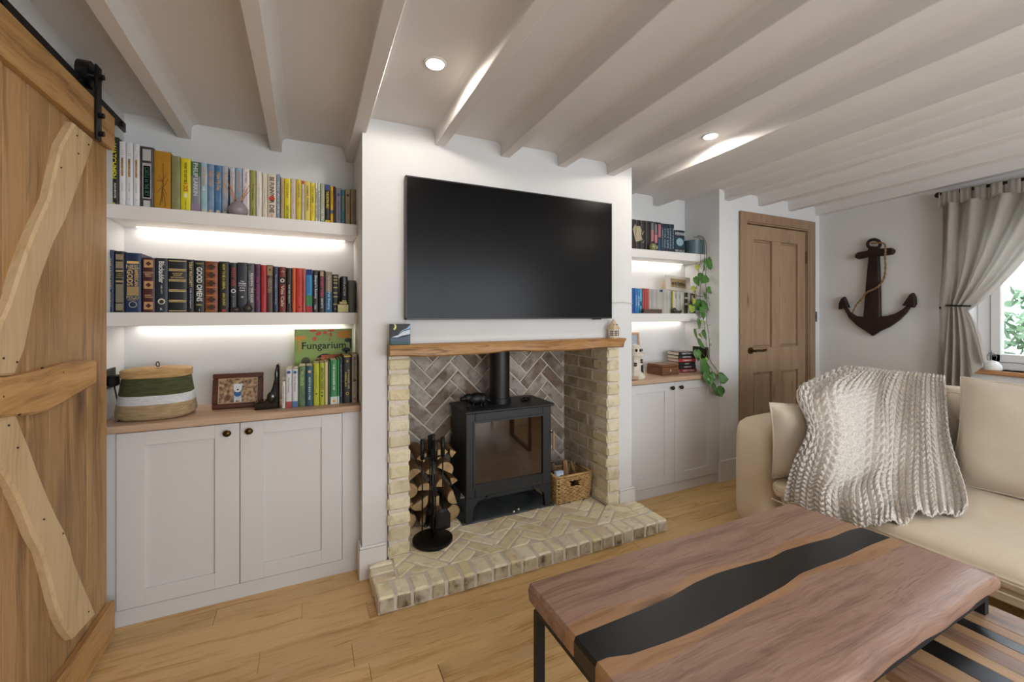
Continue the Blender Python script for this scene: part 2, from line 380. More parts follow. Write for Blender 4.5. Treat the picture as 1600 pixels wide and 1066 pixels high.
# skirting boards
def skirt(name, boxes):
    m = MB()
    for b in boxes:
        m.box(*b[:4], 0, b[4]-.012); cx0, cx1, cy0, cy1 = b[:4]; m.box(cx0, cx1, cy0, cy1, b[4]-.012, b[4], .004)
    return struct(m.build(name, M_trim))
skirt('baseboard_breast_left', [(BX0-.014, .352, YBR-.016, YBR, .155), (BX0-.014, BX0, YBR, 2.262, .155)])
skirt('baseboard_breast_right', [(1.795, BX1+.014, YBR-.016, YBR, .155), (BX1, BX1+.014, YBR, 2.262, .155)])
skirt('baseboard_doorway', [(COLX-.012, 3.05, YW-.016, YW, .155)])
skirt('baseboard_doorway_right', [(4.04, XR, YW-.016, YW, .155)])
skirt('baseboard_right', [(XR-.016, XR, YB, YW-.016, .155)])
skirt('baseboard_left', [(XL, XL+.016, YB, .4, .155)])

# ------------------------------------------------------------------ end-wall window, sill, outside
xw = XR+.12
wn = MB()
fr = [(WY1-.07, WY1, WZ0, WZ1), (WY0, WY0+.07, WZ0, WZ1), (WY0, WY1, WZ0, WZ0+.05), (WY0, WY1, WZ1-.05, WZ1), (.35, .43, WZ0, WZ1)]
for a, b, c, d in fr: wn.box(xw, xw+.07, a, b, c, d, .006)
wn = struct(wn.build('window_1', M_trim))
for a, b in ((.43, WY1-.07), (WY0+.07, .35)):
    m = MB()
    for q in ((b-.05, b, WZ0+.05, WZ1-.05), (a, a+.05, WZ0+.05, WZ1-.05), (a, b, WZ0+.05, WZ0+.105), (a, b, WZ1-.10, WZ1-.05)): m.box(xw-.012, xw+.045, *q, .005)
    m.build('casement', M_trim, wn)
    MB().box(xw+.015, xw+.019, a+.05, b-.05, WZ0+.1, WZ1-.1).build('pane', glassmat('window_glass'), wn)
ws = MB().box(XR-.03, xw, WY0-.04, WY1+.045, WZ0-.03, WZ0, .008).build('trim_1', wood('sill_oak', ['8a5f3a', 'a87a50', 'b58a5e'], 'y', knots=.1)); struct(ws)
hd = MB()
for i in range(5200):
    c = Vector((5.9+R.uniform(-.25, .45), R.uniform(-1.6, 2.6), 0)); c.z = R.uniform(-.05, 1.40+.08*math.sin(c.y*5)+.05*math.sin(c.y*13))
    a = Vector([R.uniform(-1, 1) for _ in range(3)]).normalized()*R.uniform(.04, .075); b = a.orthogonal().normalized()*R.uniform(.018, .032)
    hd.add([c-a, c+b, c+a, c-b], [(0, 1, 2, 3)])
hd = hd.build('hedge', pm('hedge_leaf', '55774c', '8aa080', rough=.6, sc_=5), recalc=False)
tag(hd, 'leafy green garden hedge outside the window', 'hedge', kind='stuff')
gd = MB().box(4.5, 9, -3, 4, -.2, -.05).build('ground_outside', pm('lawn', '5c7a42', '6c8850', rough=.9)); struct(gd)

# ------------------------------------------------------------------ built-in shelves, cupboards
def counter(x0, x1, label):
    o = MB().box(x0, x1, 2.236, YF, .795, .825, .004).build('worktop', M_top, None, off=((x0+x1)/2, 2.4, .795)); tag(o, label, 'worktop')
counter(XL, BX0, 'pale oak worktop on the left cupboard beside the barn door')
counter(BX1, COLX, 'pale oak worktop on the right cupboard below the trailing plant')
M_knob = pm('antique_brass', '3d3018', '55431f', rough=.3, metal=.9, sc_=20)
M_knobd = pm('dark_knob', '2a2521', rough=.35, metal=.7)
def cupboard(x0, x1, doors, knobs, label, km):
    off = Vector(((x0+x1)/2, 2.4, 0))
    t = thing('cupboard', label, 'cupboard', off)
    xa, xb = doors[0][0], doors[-1][1]
    m = MB(); m.box(x0, x1, 2.275, YF, .0, .795); m.build('carcass', M_cab, t, off)
    m = MB(); m.box(x0, x1, 2.262, 2.276, 0, .066, .001); m.box(x0, xa-.002, 2.262, 2.276, .066, .795, .001); m.box(xb+.002, x1, 2.262, 2.276, .066, .795, .001)
    m.build('face_frame', M_cab, t, off)
    for (a, b), kx in zip(doors, knobs):
        m = MB(); z0, z1, yf = .071, .790, 2.254; s = .092
        m.box(a, a+s, yf, yf+.02, z0, z1, .0012); m.box(b-s, b, yf, yf+.02, z0, z1, .0012)
        m.box(a+s, b-s, yf, yf+.02, z0, z0+.068, .0012); m.box(a+s, b-s, yf, yf+.02, z1-.058, z1, .0012); m.box(a+s-.002, b-s+.002, yf+.009, yf+.02, z0+.06, z1-.05)
        d = m.build('door', M_cab, t, off)
        kz = .752
        m = MB(); m.cyl((kx, yf, kz), (kx, yf-.012, kz), .006, 10); m.ball((kx, yf-.02, kz), .0165, .011, .0145); m.build('knob', km, d, off, smooth=True)
cupboard(XL, BX0, [(-.698, -.2735), (-.2705, .154)], [-.318, -.235], 'white shaker cupboard under the left alcove, antique brass knobs', M_knob)
cupboard(BX1, COLX, [(1.925, 2.368), (2.371, 2.80)], [2.335, 2.42], 'white shaker cupboard under the right alcove, dark knobs', M_knobd)
SHY = 2.38
def shelf(x0, x1, z, label, led):
    off = Vector(((x0+x1)/2, 2.48, z-.06))
    t = thing('floating_shelf', label, 'shelf', off)
    MB().box(x0, x1, SHY, YF, z-.06, z, .0015).build('board', M_trim, t, off)
    MB().box(x0+.05, x1-.05, YF-.022, YF-.004, z-.0635, z-.0598).build('light_strip', pm('led_strip', 'fff0e0', emit=3), t, off)
    area('shelf_light', ((x0+x1)/2, YF-.03, z-.066), (0, 0, 0), x1-x0-.1, .012, led, (1, .90, .83))
shelf(XL, BX0, 1.748, 'upper white floating shelf in left alcove with warm light strip below', .72)
shelf(XL, BX0, 1.285, 'lower white floating shelf in left alcove holding the dark books', .68)
shelf(BX1, COLX, 1.745, 'upper white floating shelf in right alcove with the plant pot', .6)
shelf(BX1, COLX, 1.28, 'lower white floating shelf in right alcove holding white books', .45)

# ------------------------------------------------------------------ downlights
M_lamp = pm('lamp_face', 'fff4e6', emit=30)
for (lx, ly), lb in (((None, None), None),)*0: pass
def downlight(x, y, label, power=9):
    z = zc(y)
    t = thing('downlight', label, 'downlight', (x, y, z)); t.rotation_euler.x = math.atan(-.036)
    MB().lathe([(.030, -.0045), (.043, -.004), (.045, 0)], n=28).build('bezel', M_trim, t, smooth=True)
    MB().lathe([(.0001, -.0065), (.033, -.0065), (.034, -.0042), (.0001, -.0042)], n=24).build('lamp', M_lamp, t)
    l = bpy.data.lights.new('downlight_beam', 'SPOT'); l.energy = power; l.color = (1, .90, .78); l.spot_size = 3.08; l.spot_blend = .15; l.shadow_soft_size = .03
    o = bpy.data.objects.new('downlight_beam', l); C.objects.link(o); o.location = (x, y, z-.034)
p1 = at(680, 95, z=zc(1.35)); p2 = at(1110, 212, z=zc(1.6))
downlight(p1.x, p1.y, 'round white recessed ceiling downlight in front of the television')
downlight(p2.x, p2.y, 'round white recessed ceiling downlight nearer the panelled door')
downlight(p1.x, -.6, 'round white recessed ceiling downlight behind the viewer'); downlight(3.1, -.2, 'round white recessed ceiling downlight above the sofa')

# ------------------------------------------------------------------ fireplace
BR1 = brickmat('brick_column', ['cfc4a4', 'd9cfae', 'ded5ba', 'd5c8a4', 'c6ba9c'], '8a7a60', .5)
BR2 = brickmat('brick_back', ['756556', 'a79e96', '9a8e83', 'b0a79f', '7a6552', 'a89f98', '8a7868'], '54463a', .7)
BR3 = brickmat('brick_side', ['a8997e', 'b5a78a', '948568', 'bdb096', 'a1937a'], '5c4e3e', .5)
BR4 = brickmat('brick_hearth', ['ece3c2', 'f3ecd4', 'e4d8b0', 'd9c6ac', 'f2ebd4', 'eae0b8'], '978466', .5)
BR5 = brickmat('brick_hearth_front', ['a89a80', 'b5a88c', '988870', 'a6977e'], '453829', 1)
def jit(a): return R.uniform(-a, a)
def clip(poly, x0, x1, y0, y1):
    def cut(P, ins, inter):
        out = []
        for i in range(len(P)):
            a, b = P[i-1], P[i]
            if ins(b):
                if not ins(a): out.append(inter(a, b))
                out.append(b)
            elif ins(a): out.append(inter(a, b))
        return out
    def ix(v): return lambda a, b: (v, a[1]+(b[1]-a[1])*(v-a[0])/(b[0]-a[0]))
    def iy(v): return lambda a, b: (a[0]+(b[0]-a[0])*(v-a[1])/(b[1]-a[1]), v)
    for ins, it in ((lambda p: p[0] >= x0, ix(x0)), (lambda p: p[0] <= x1, ix(x1)), (lambda p: p[1] >= y0, iy(y0)), (lambda p: p[1] <= y1, iy(y1))):
        poly = cut(poly, ins, it)
        if not poly: return []
    return poly
def parea(P): return abs(sum(P[i-1][0]*P[i][1]-P[i][0]*P[i-1][1] for i in range(len(P))))/2
def dedupe(P, e=.003):
    Q = []
    for p in P:
        if not Q or math.dist(p, Q[-1]) > e: Q.append(p)
    if len(Q) > 2 and math.dist(Q[0], Q[-1]) < e: Q.pop()
    return Q
def herring(x0, x1, y0, y1, W, n, gap, ox, oy, ang=PI/4):
    out = []; L_ = n*W; ca, sa = math.cos(ang), math.sin(ang)
    for s in range(-9, 10):
        for k in range(-30, 31):
            for hv in (0, 1):
                bx, by = k+s*n, k-s*n
                r = (bx, bx+n, by, by+1) if hv == 0 else (bx, bx+1, by+1, by+1+n)
                q = [(r[0]*W+gap, r[2]*W+gap), (r[1]*W-gap, r[2]*W+gap), (r[1]*W-gap, r[3]*W-gap), (r[0]*W+gap, r[3]*W-gap)]
                q = [(ox+a*ca-b*sa, oy+a*sa+b*ca) for a, b in q]
                p = dedupe(clip(q, x0, x1, y0, y1))
                if len(p) > 2 and parea(p) > .0007: out.append(p)
    return out
def piece(poly, fn, d0, d1, mat, par, off, c=.004):
    poly = [(a+jit(.003), b+jit(.003)) for a, b in poly]; cx = sum(a for a, b in poly)/len(poly); cy = sum(b for a, b in poly)/len(poly)
    m = MB(); m.prism(poly, fn, d0, d1+jit(.002), c); ctr = Vector(fn(cx, cy, d1))
    o = m.build('brick', mat, par, ctr, angle=40); o.location = ctr-Vector(off); return o
HZT = .072
off = Vector((1.09, 1.95, 0))
he = thing('hearth', 'raised cream brick hearth with herringbone top below the stove', 'hearth', off)
HX0, HX1, HY0 = .266, 1.912, 1.872
m = MB(); m.box(HX0+.006, HX1-.006, HY0+.006, YBR-.001, 0, HZT-.005); m.box(.46, 1.70, YBR-.001, 2.665, 0, HZT-.005)
m.build('mortar_bed', M_mortar, he, off)
top = lambda a, b, d: (a, b, d)
nb = 21; wb_ = [1+jit(.18) for i in range(nb)]; ks_ = (HX1-HX0)/sum(wb_); xa_ = [HX0+ks_*sum(wb_[:i]) for i in range(nb+1)]
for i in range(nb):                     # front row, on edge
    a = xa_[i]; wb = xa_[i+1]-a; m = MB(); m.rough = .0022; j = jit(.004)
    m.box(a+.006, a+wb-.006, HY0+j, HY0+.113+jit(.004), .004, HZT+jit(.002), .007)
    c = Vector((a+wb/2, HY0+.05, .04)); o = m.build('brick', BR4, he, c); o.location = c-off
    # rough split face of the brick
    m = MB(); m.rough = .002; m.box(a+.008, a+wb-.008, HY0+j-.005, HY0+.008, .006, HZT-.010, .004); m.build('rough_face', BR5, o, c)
for sx0, sx1 in ((HX0, HX0+.105), (HX1-.105, HX1)):
    for k in range(3):
        ya = HY0+.118+k*.062; m = MB(); m.rough = .002; m.box(sx0, sx1, ya+.004, min(ya+.058, YBR-.02), .004, HZT+jit(.002), .006)
        c = Vector(((sx0+sx1)/2, ya+.03, .04)); o = m.build('brick', BR4, he, c); o.location = c-off
for p in herring(HX0+.113, HX1-.113, HY0+.12, YBR-.004, .072, 3, .0062, .62, 1.9, PI/4-.06): piece(p, top, HZT-.012, HZT, BR4, he, off)
for p in herring(.47, 1.685, YBR-.004, 2.315, .072, 3, .0062, .62, 1.9, PI/4-.06): piece(p, top, HZT-.012, HZT, BR4, he, off)
m = MB().box(.80, 1.41, 2.322, 2.655, HZT-.01, HZT+.003, .002).build('slate_slab', pm('slate', '2c3134', '5a6468', rough=.3, sc_=14, bump=.2, bs=20), he, off)
for p in herring(.47, .80, 2.322, 2.65, .072, 3, .0048, .62, 1.9, PI/4-.06)+herring(1.41, 1.685, 2.322, 2.65, .072, 3, .0048, .62, 1.9, PI/4-.06): piece(p, top, HZT-.012, HZT, BR4, he, off)

off = Vector((1.07, 2.4, HZT))
fs = thing('fireplace_surround', 'pale brick columns and herringbone brick back around the wood stove', 'fireplace', off)
m = MB(); m.box(.362, .458, 2.156, 2.655, HZT, 1.07); m.box(1.697, 1.786, 2.156, 2.655, HZT, 1.07); m.box(.458, 1.697, 2.652, 2.663, HZT, 1.07); m.build('mortar', M_mortar, fs, off)
for x0, x1 in ((.359, .465), (1.690, 1.789)):
    nc = 13; hc = (1.066-HZT)/nc
    for k in range(nc):
        z = HZT+k*hc; m = MB(); m.rough = .0028; j = jit(.004); m.box(x0+jit(.004), x1+jit(.002), 2.146+j, 2.30, z+.007+jit(.002), z+hc-.007+jit(.002), .010)
        c = Vector(((x0+x1)/2, 2.2, z+hc/2)); o = m.build('brick', BR1, fs, c); o.location = c-off; o.rotation_euler.y = jit(.02)
for x, sg in ((1.690, -1), (.465, 1)):
    nc = 13; hc = (1.066-HZT)/nc
    for k in range(nc):
        z = HZT+k*hc; ys = [2.148, 2.148+(.102 if k % 2 else .205)]
        while ys[-1] < 2.655: ys.append(ys[-1]+.21)
        ys[-1] = 2.655
        for a, b in zip(ys[:-1], ys[1:]):
            if b-a < .03: continue
            if a < 2.2: a = 2.302
            if b-a < .02: continue
            m = MB(); m.rough = .0015; xx = (x-.012, x+.0) if sg < 0 else (x, x+.012)
            e = jit(.0015)
            if sg < 0: m.box(x+e, x+.02, a+.005, b-.005, z+.005, z+hc-.005, .004)
            else: m.box(x-.02, x+e, a+.005, b-.005, z+.005, z+hc-.005, .004)
            c = Vector((x, (a+b)/2, z+hc/2)); o = m.build('brick', BR3, fs, c); o.location = c-off
for p in herring(.462, 1.694, HZT+.01, 1.072, .079, 3, .0055, 1.05, .30): piece(p, lambda a, b, d: (a, 2.655-d, b), 0, .010, BR2, fs, off, .003)
# mantel: waney-edged beam
mt = MB(); P = []
n = 40
for i in range(n+1):
    t = i/n; x = .357+(1.783-.357)*t; wv = .004*math.sin(t*19)+.003*math.sin(t*41+1)
    zl = .004*math.sin(t*13+2)+.002*math.sin(t*31); xr = x-(.018 if i == n else 0)
    P.append([(x, 2.178, 1.127), (x, 2.088+wv, 1.127), (x, 2.082+wv, 1.121), (xr, 2.086+wv*1.6, 1.10), (xr, 2.084+wv, 1.076+zl), (xr, 2.092+wv, 1.069+zl), (xr, 2.178, 1.068)])
mt.grid(P, closeu=True); k = len(P[0]); mt.add(P[0], [tuple(range(k))]); mt.add(P[-1], [tuple(range(k))])
tag(mt.build('mantel_shelf', M_mantel, None, off=(1.07, 2.13, 1.07), angle=40), 'rustic knotty wooden mantel beam across the brick fireplace', 'mantel')

# ------------------------------------------------------------------ stove
off = Vector((1.10, 2.46, HZT+.003)); st = thing('wood_stove', 'black wood burning stove with glass door and flue pipe', 'stove', off)
M_stove = pm('stove_paint', '1e2124', '25282c', rough=.5, sc_=6, bump=.04, bs=200)
x0, x1, yf, yb = .819, 1.382, 2.315, 2.60
m = MB(); m.box(x0+.004, x1-.004, yf+.02, yb, .21, .705, .006); m.build('body', M_stove, st, off)
m = MB(); m.box(x0-.008, x1+.018, yf-.012, yb+.01, .703, .718, .004); m.build('top_plate', M_stove, st, off)
for sx in (0, 1):
    for yy in (yf+.004, yb-.05):
        xa = x0+.002 if sx == 0 else x1-.002; sg = 1 if sx == 0 else -1
        poly = [(xa, HZT+.003), (xa+sg*.036, HZT+.003), (xa+sg*.046, .16), (xa+sg*.075, .19), (xa+sg*.13, .205), (xa+sg*.13, .215), (xa, .215)]
        MB().prism(poly, lambda p, q, d: (p, d, q), yy, yy+.03).build('leg', M_stove, st, off)
for yy in (yf+.004,):
    MB().box(x0+.12, x1-.12, yy, yy+.02, .196, .215).build('apron', M_stove, st, off)
gx0, gx1, gz0, gz1 = .873, 1.322, .285, .645
m = MB(); m.box(x0, gx0, yf, yf+.022, .215, .702, .003); m.box(gx1, x1, yf, yf+.022, .215, .702, .003); m.box(gx0, gx1, yf, yf+.022, gz1, .702, .003); m.box(gx0, gx1, yf, yf+.022, .215, gz0, .003)
m.box(gx0-.012, gx1+.012, yf-.005, yf, gz1, gz1+.012); m.box(gx0-.012, gx1+.012, yf-.005, yf, gz0-.012, gz0); m.box(gx0-.012, gx0, yf-.005, yf, gz0, gz1); m.box(gx1, gx1+.012, yf-.005, yf, gz0, gz1)
dr = m.build('door', M_stove, st, off)
MB().box(gx0, gx1, yf+.008, yf+.012, gz0, gz1).build('glass', pm('stove_glass', '1d130c', '2b1b10', rough=.04, sc_=5, coat=1, spec=1.0), dr, off)
m = MB(); m.cyl((x1+.006, yf-.02, .43), (x1+.006, yf-.02, .55), .0075, 12); m.build('handle', pm('brushed_steel', 'b9a18c', rough=.3, metal=.8), dr, off, smooth=False)
MB().cyl((x1-.01, yf-.02, .54), (x1+.01, yf-.02, .54), .005).build('handle_pin', M_stove, dr, off)
m = MB(); m.lathe([(.0645, .718), (.0645, 1.09)], 1.098, 2.475, 40); m.lathe([(.072, .718), (.072, .75), (.066, .752)], 1.098, 2.475, 40); m.build('flue', pm('flue_paint', '0e0f10', rough=.42), st, off, angle=40)
for dx in (0, .028):
    m = MB(); m.cyl((1.11+dx*1.1, yf+.03, .1+dx*.3), (1.11+dx*1.1, yf-.02, .1+dx*.3), .004); m.ball((1.11+dx*1.1, yf-.022, .1+dx*.3), .009); m.build('air_control', pm('chrome', 'd0d0d0', rough=.15, metal=1), st, off, smooth=True)
# iron animal ornament lying on the stove
q = Vector((.90, 2.42, .718)); t = thing('cast_iron_animal', 'small black cast iron animal lying on top of the stove', 'figurine', q)
m = MB(); m.ball((.02, 0, .032), .055, .03, .027); m.ball((.05, .0, .03), .03, .03, .026); m.ball((-.03, -.004, .04), .028, .02, .018); m.ball((-.057, -.008, .038), .022, .013, .010)
for lx in (-.03, .0, .045, .065): m.tube([(lx, -.012, .03), (lx-.008, -.026, .012), (lx-.012, -.032, .004)], [.008, .006, .006], 8)
m.tube([(.07, 0, .03), (.095, .0, .02), (.11, .0, .012)], [.008, .005, .003], 8)
m.build('body', M_black, t, smooth=True); t.scale = (1.12, 1.1, 1.45)
q = Vector((1.27, 2.45, .718)); t = thing('stone_ornament', 'small black lump ornament on the right of the stove top', 'ornament', q)
m = MB(); m.ball((0, 0, .012), .022, .02, .013); m.ball((.022, -.01, .013), .012, .012, .012); m.ball((-.02, .0, .008), .018, .012, .008); m.build('body', M_black, t, smooth=True)
# ------------------------------------------------------------------ firewood beside the stove
M_bark = pm('bark', '4a3a2c', '7a6650', rough=.95, sc_=18, bump=.8, bs=40, st=(1, .2, 1))
M_cut = pm('cut_wood', '9c7c54', 'd0b284', rough=.8, sc_=14, bump=.3, bs=60)
M_split = pm('split_wood', '6c4c30', 'a88458', rough=.85, sc_=10, bump=.4, bs=40, st=(1, .15, 1))
LOGN = 0
def log(cx, cz, r, kind, rot, y0=2.39, ln=.23, lbl=''):
    rot += jit(.6); r *= 1+jit(.14)
    if kind == 'round': poly = [(math.cos(a)*r*(1+jit(.06)), math.sin(a)*r*(1+jit(.12))) for a in [2*PI*i/14 for i in range(14)]]
    elif kind == 'half': poly = [(math.cos(a)*r*(1+jit(.05)), math.sin(a)*r*(1+jit(.05))-r*.45) for a in [PI*i/9 for i in range(10)]]
    else:
        poly = [(0, -r*.55)]+[(math.cos(a)*r*1.15, math.sin(a)*r*1.15-r*.55) for a in [PI*.28+PI*.44*i/6 for i in range(7)]]
    ca, sa = math.cos(rot), math.sin(rot); poly = [(a*ca-b*sa, a*sa+b*ca) for a, b in poly]
    zmin = min(b for a, b in poly)
    y0 += jit(.012)
    t = thing('firewood_log', lbl, 'log', (cx, y0+ln/2, cz+zmin), 0, 'split logs stacked left of the stove')
    fn = lambda p, q, d: (p, d, q-zmin)
    MB().prism(poly, fn, ln/2, -ln/2, .002).build('wood', M_bark if kind == 'round' else M_split, t, angle=35)
    sm = [(a*.93, b*.93) for a, b in poly]
    MB().prism(sm, fn, -ln/2+.003, -ln/2-.0025).build('cut_end', M_cut, t)
W = [(.505, .125, .045, 'round', 0), (.60, .12, .045, 'half', .2), (.685, .125, .05, 'half', -.3), (.765, .118, .042, 'round', 1), (.50, .21, .04, 'wedge', .4), (.575, .205, .05, 'half', -2.9),
     (.665, .215, .045, 'wedge', 2.8), (.755, .21, .05, 'half', 1.5), (.51, .295, .045, 'round', .7), (.60, .30, .045, 'half', .1), (.69, .305, .04, 'wedge', .6), (.768, .30, .036, 'wedge', -.8),
     (.53, .385, .048, 'half', .3), (.635, .395, .045, 'wedge', 3.0), (.73, .39, .052, 'half', -.4), (.585, .465, .042, 'wedge', .3), (.68, .475, .048, 'half', .15), (.765, .47, .034, 'wedge', 1.2)]
rown = ['bottom row', 'second row', 'third row', 'fourth row', 'top row']
cnt = {}
for w_ in W:
    ri = min(4, int((w_[1]-.07)/.088)); cnt[ri] = cnt.get(ri, 0)+1
    kd = {'round': 'round log with bark', 'half': 'half-split log', 'wedge': 'wedge-split log'}[w_[3]]
    log(*w_, lbl=f"{kd}, {['leftmost', 'second from left', 'third from left', 'rightmost'][min(cnt[ri]-1, 3)]} in the {rown[ri]} of the firewood")

# ------------------------------------------------------------------ companion set on the hearth
bx, by = .600, 2.226; z0 = HZT+.002
t = thing('companion_stand', 'black round-based fireside tool stand on the brick hearth', 'tool stand', (bx, by, z0))
MB().lathe([(.103, 0), (.105, .004), (.105, .016), (.100, .019), (.02, .020)], n=40).build('base', M_black, t, angle=40)
MB().cyl((0, 0, .018), (0, 0, .50), .0085, 14).build('pole', M_black, t, smooth=True)
MB().cyl((0, 0, .50), (0, 0, .565), .0125, 14).build('handle', M_black, t, smooth=True)
m = MB(); m.box(-.05, .05, -.005, .005, .44, .448); m.box(-.005, .005, -.05, .05, .44, .448); m.build('hanger_arms', M_black, t)
def tool(name, dx, dy, label, fn):
    q = Vector((bx+dx, by+dy, z0)); t = thing(name, label, 'fireside tool', q, 0)
    m = MB(); m.cyl((0, 0, .44), (0, 0, .545), .0115, 12); m.build('handle', M_black, t, smooth=True); MB().cyl((0, 0, .12), (0, 0, .45), .004, 8).build('shaft', M_black, t, smooth=True); fn(t)
def brush(t):
    m = MB(); m.lathe([(.012, .15), (.026, .13), (.026, .115)], n=16); m.build('brush_head', M_black, t, smooth=True)
    m = MB()
    for i in range(60):
        a = R.uniform(0, 2*PI); r = R.uniform(0, .022); m.cyl((r*math.cos(a), r*math.sin(a), .12), (r*1.5*math.cos(a), r*1.5*math.sin(a), .055), .0016, 4)
    o = m.build('bristles', M_black, t); o['kind'] = 'stuff'
def shovel(t):
    P = []
    for i in range(7):
        zz = .16-.115*i/6; wd = .022+.024*min(1, i/2); P.append([(wd*(k/3-1), .004+.010*abs(k/3-1)**2-.012+.010*(i/6), zz) for k in range(7)])
    m = MB().grid(P); o = m.build('blade', pm('dark_grey_iron', '2b2c2e', rough=.5, metal=.4), t, smooth=True)
    md = o.modifiers.new('s', 'SOLIDIFY'); md.thickness = .0018
def poker(t): MB().tube([(0, 0, .14), (0, 0, .07), (0, 0, .05)], [.004, .004, .001], 8).tube([(0, 0, .09), (.016, 0, .085), (.02, 0, .075)], [.004, .003, .001], 8).build('tip', M_black, t, smooth=True)
def tongs(t): MB().tube([(0, 0, .2), (-.012, 0, .15), (-.014, 0, .09), (.0, 0, .06)], .003, 8).tube([(0, 0, .2), (.012, 0, .15), (.014, 0, .09), (.003, 0, .06)], .003, 8).build('jaws', M_black, t, smooth=True)
tool('poker', -.055, .0, 'black poker hanging at the left of the tool stand', poker)
tool('hearth_brush', .0, .055, 'black hearth brush hanging behind the stand pole', brush)
tool('ash_shovel', .055, .0, 'black ash shovel with dark blade right of the stand pole', shovel)
tool('log_tongs', .0, -.055, 'black log tongs hanging in front of the stand pole', tongs)

# ------------------------------------------------------------------ wicker basket with kindling
M_wick = pm('water_hyacinth', '9a7848', 'd0ac76', rough=.75, sc_=30, bump=.6, bs=50)
bx0, bx1, by0, by1, bz, bh = 1.412, 1.672, 2.292, 2.47, HZT+.004, .172
off = Vector((1.54, 2.38, bz)); t = thing('log_basket', 'woven rush basket with cut-out handle right of the stove', 'basket', off)
m = MB(); rows_ = 13
for r_ in range(rows_):
    z = bz+.008+r_*(bh-.012)/rows_; per = []
    fl_ = 1+.0*(r_/rows_); ins = .012*(1-r_/rows_)
    seg = [((bx0+ins, by0+ins), (bx1-ins, by0+ins)), ((bx1-ins, by0+ins), (bx1-ins, by1-ins)), ((bx1-ins, by1-ins), (bx0+ins, by1-ins)), ((bx0+ins, by1-ins), (bx0+ins, by0+ins))]
    for si, (a, b) in enumerate(seg):
        L_ = math.dist(a, b); k = max(4, int(L_/.021)); d = ((b[0]-a[0])/L_, (b[1]-a[1])/L_); nrm = (d[1], -d[0])
        for i in range(k):
            t0 = (i+(.5 if r_ % 2 else 0))*L_/k; t1 = t0+L_/k*1.25
            if t1 > L_+.01: t1 = L_+.004
            mid = (t0+t1)/2
            if si == 0 and 8 <= r_ <= 10 and .38 < mid/L_ < .64: continue
            pts = []
            for q, bul in ((t0, -.003), (t0*.7+t1*.3, .004), (t0*.3+t1*.7, .004), (t1, -.003)):
                pts.append((a[0]+d[0]*q+nrm[0]*bul, a[1]+d[1]*q+nrm[1]*bul, z+(.003 if i % 2 else -.001)))
            m.tube(pts, [.004, .0068, .0068, .004], 6)
o = m.build('woven_sides', M_wick, t, off, smooth=True)
m = MB(); zz = bz+bh
m.tube([(bx0, by0, zz), (bx1, by0, zz)], .008, 8); m.tube([(bx1, by0, zz), (bx1, by1, zz)], .008, 8); m.tube([(bx1, by1, zz), (bx0, by1, zz)], .008, 8); m.tube([(bx0, by1, zz), (bx0, by0, zz)], .008, 8)
m.build('rim', M_wick, t, off, smooth=True)
MB().box(bx0+.016, bx1-.016, by0+.016, by1-.016, bz+.001, bz+.006).build('bottom', M_wick, t, off)
def stick(p0, p1, r, name, label, mt):
    o = MB().tube([p0, ((Vector(p0)+Vector(p1))/2+Vector((jit(.008), jit(.008), 0))), p1], [r, r*1.1, r*.8], 7).build(name, mt, None, off=p0, angle=45)
    tag(o, label, 'kindling', 'thin twigs in the basket' if name == 'twig' else 'kindling sticks in the basket'); return o
stick((1.47, 2.40, .10), (1.445, 2.42, .30), .02, 'kindling_stick', 'thick bark-covered stick standing at the left in the basket', M_bark)
stick((1.50, 2.34, .10), (1.535, 2.40, .31), .022, 'kindling_stick', 'pale split stick standing in the middle of the basket', M_split)
stick((1.56, 2.38, .10), (1.585, 2.43, .27), .013, 'kindling_stick', 'slim brown stick right of the pale one in the basket', M_bark)
stick((1.62, 2.36, .10), (1.61, 2.44, .28), .012, 'kindling_stick', 'thin brown stick at the right of the basket', M_split)
stick((1.44, 2.33, .14), (1.60, 2.40, .20), .018, 'kindling_stick', 'dark stick lying across the basket', M_bark)
for i in range(9):
    stick((1.55+jit(.09), 2.38+jit(.06), .16), (1.60+jit(.06), 2.40+jit(.05), .225+jit(.02)), .004, 'twig', 'thin brown twig bundled at the right of the basket', M_split)
q = Vector((1.452, 2.325, .17)); t = thing('fuel_pack', 'small pale blue and white printed pack standing in the basket', 'packet', q, .1); t.rotation_euler.x = -.12
MB().box(-.03, .03, -.016, .016, 0, .105, .005).build('packet', pm('pack_blue', '8fb0cf', 'c8d4e4', rough=.3, sc_=15), t)
MB().box(-.020, .022, -.0175, -.016, .035, .09).build('label_panel', pm('pack_white', 'd8dcec', rough=.4), t); MB().box(-.006, .016, -.0185, -.017, .06, .078).build('print', pm('pack_ink', '30344a'), t)

# ------------------------------------------------------------------ television
tx0, tx1, tz0, tz1, ty = .4385, 1.711, 1.2485, 1.9645, 2.13
off = Vector(((tx0+tx1)/2, 2.15, (tz0+tz1)/2)); t = thing('television', 'large black flat television mounted on the chimney breast', 'television', off)
b = .0075
m = MB(); m.box(tx0, tx0+b, ty, ty+.03, tz0, tz1, .001); m.box(tx1-b, tx1, ty, ty+.03, tz0, tz1, .001); m.box(tx0, tx1, ty, ty+.03, tz1-b, tz1, .001); m.box(tx0, tx1, ty, ty+.03, tz0, tz0+b*1.2, .001)
m.build('bezel', pm('tv_bezel', '2a2a2b', rough=.35, metal=.5), t, off)
MB().box(tx0+b, tx1-b, ty+.003, ty+.028, tz0+b, tz1-b).build('screen', pm('tv_screen', '060607', rough=.25, spec=.18), t, off)
m = MB(); m.box(tx0+.25, tx1-.25, ty+.028, YBR, tz0+.12, tz1-.15); m.build('wall_bracket', M_black, t, off)
MB().box(tx1-.13, tx1-.075, ty+.01, ty+.028, tz0-.006, tz0).build('sensor', M_black, t, off)
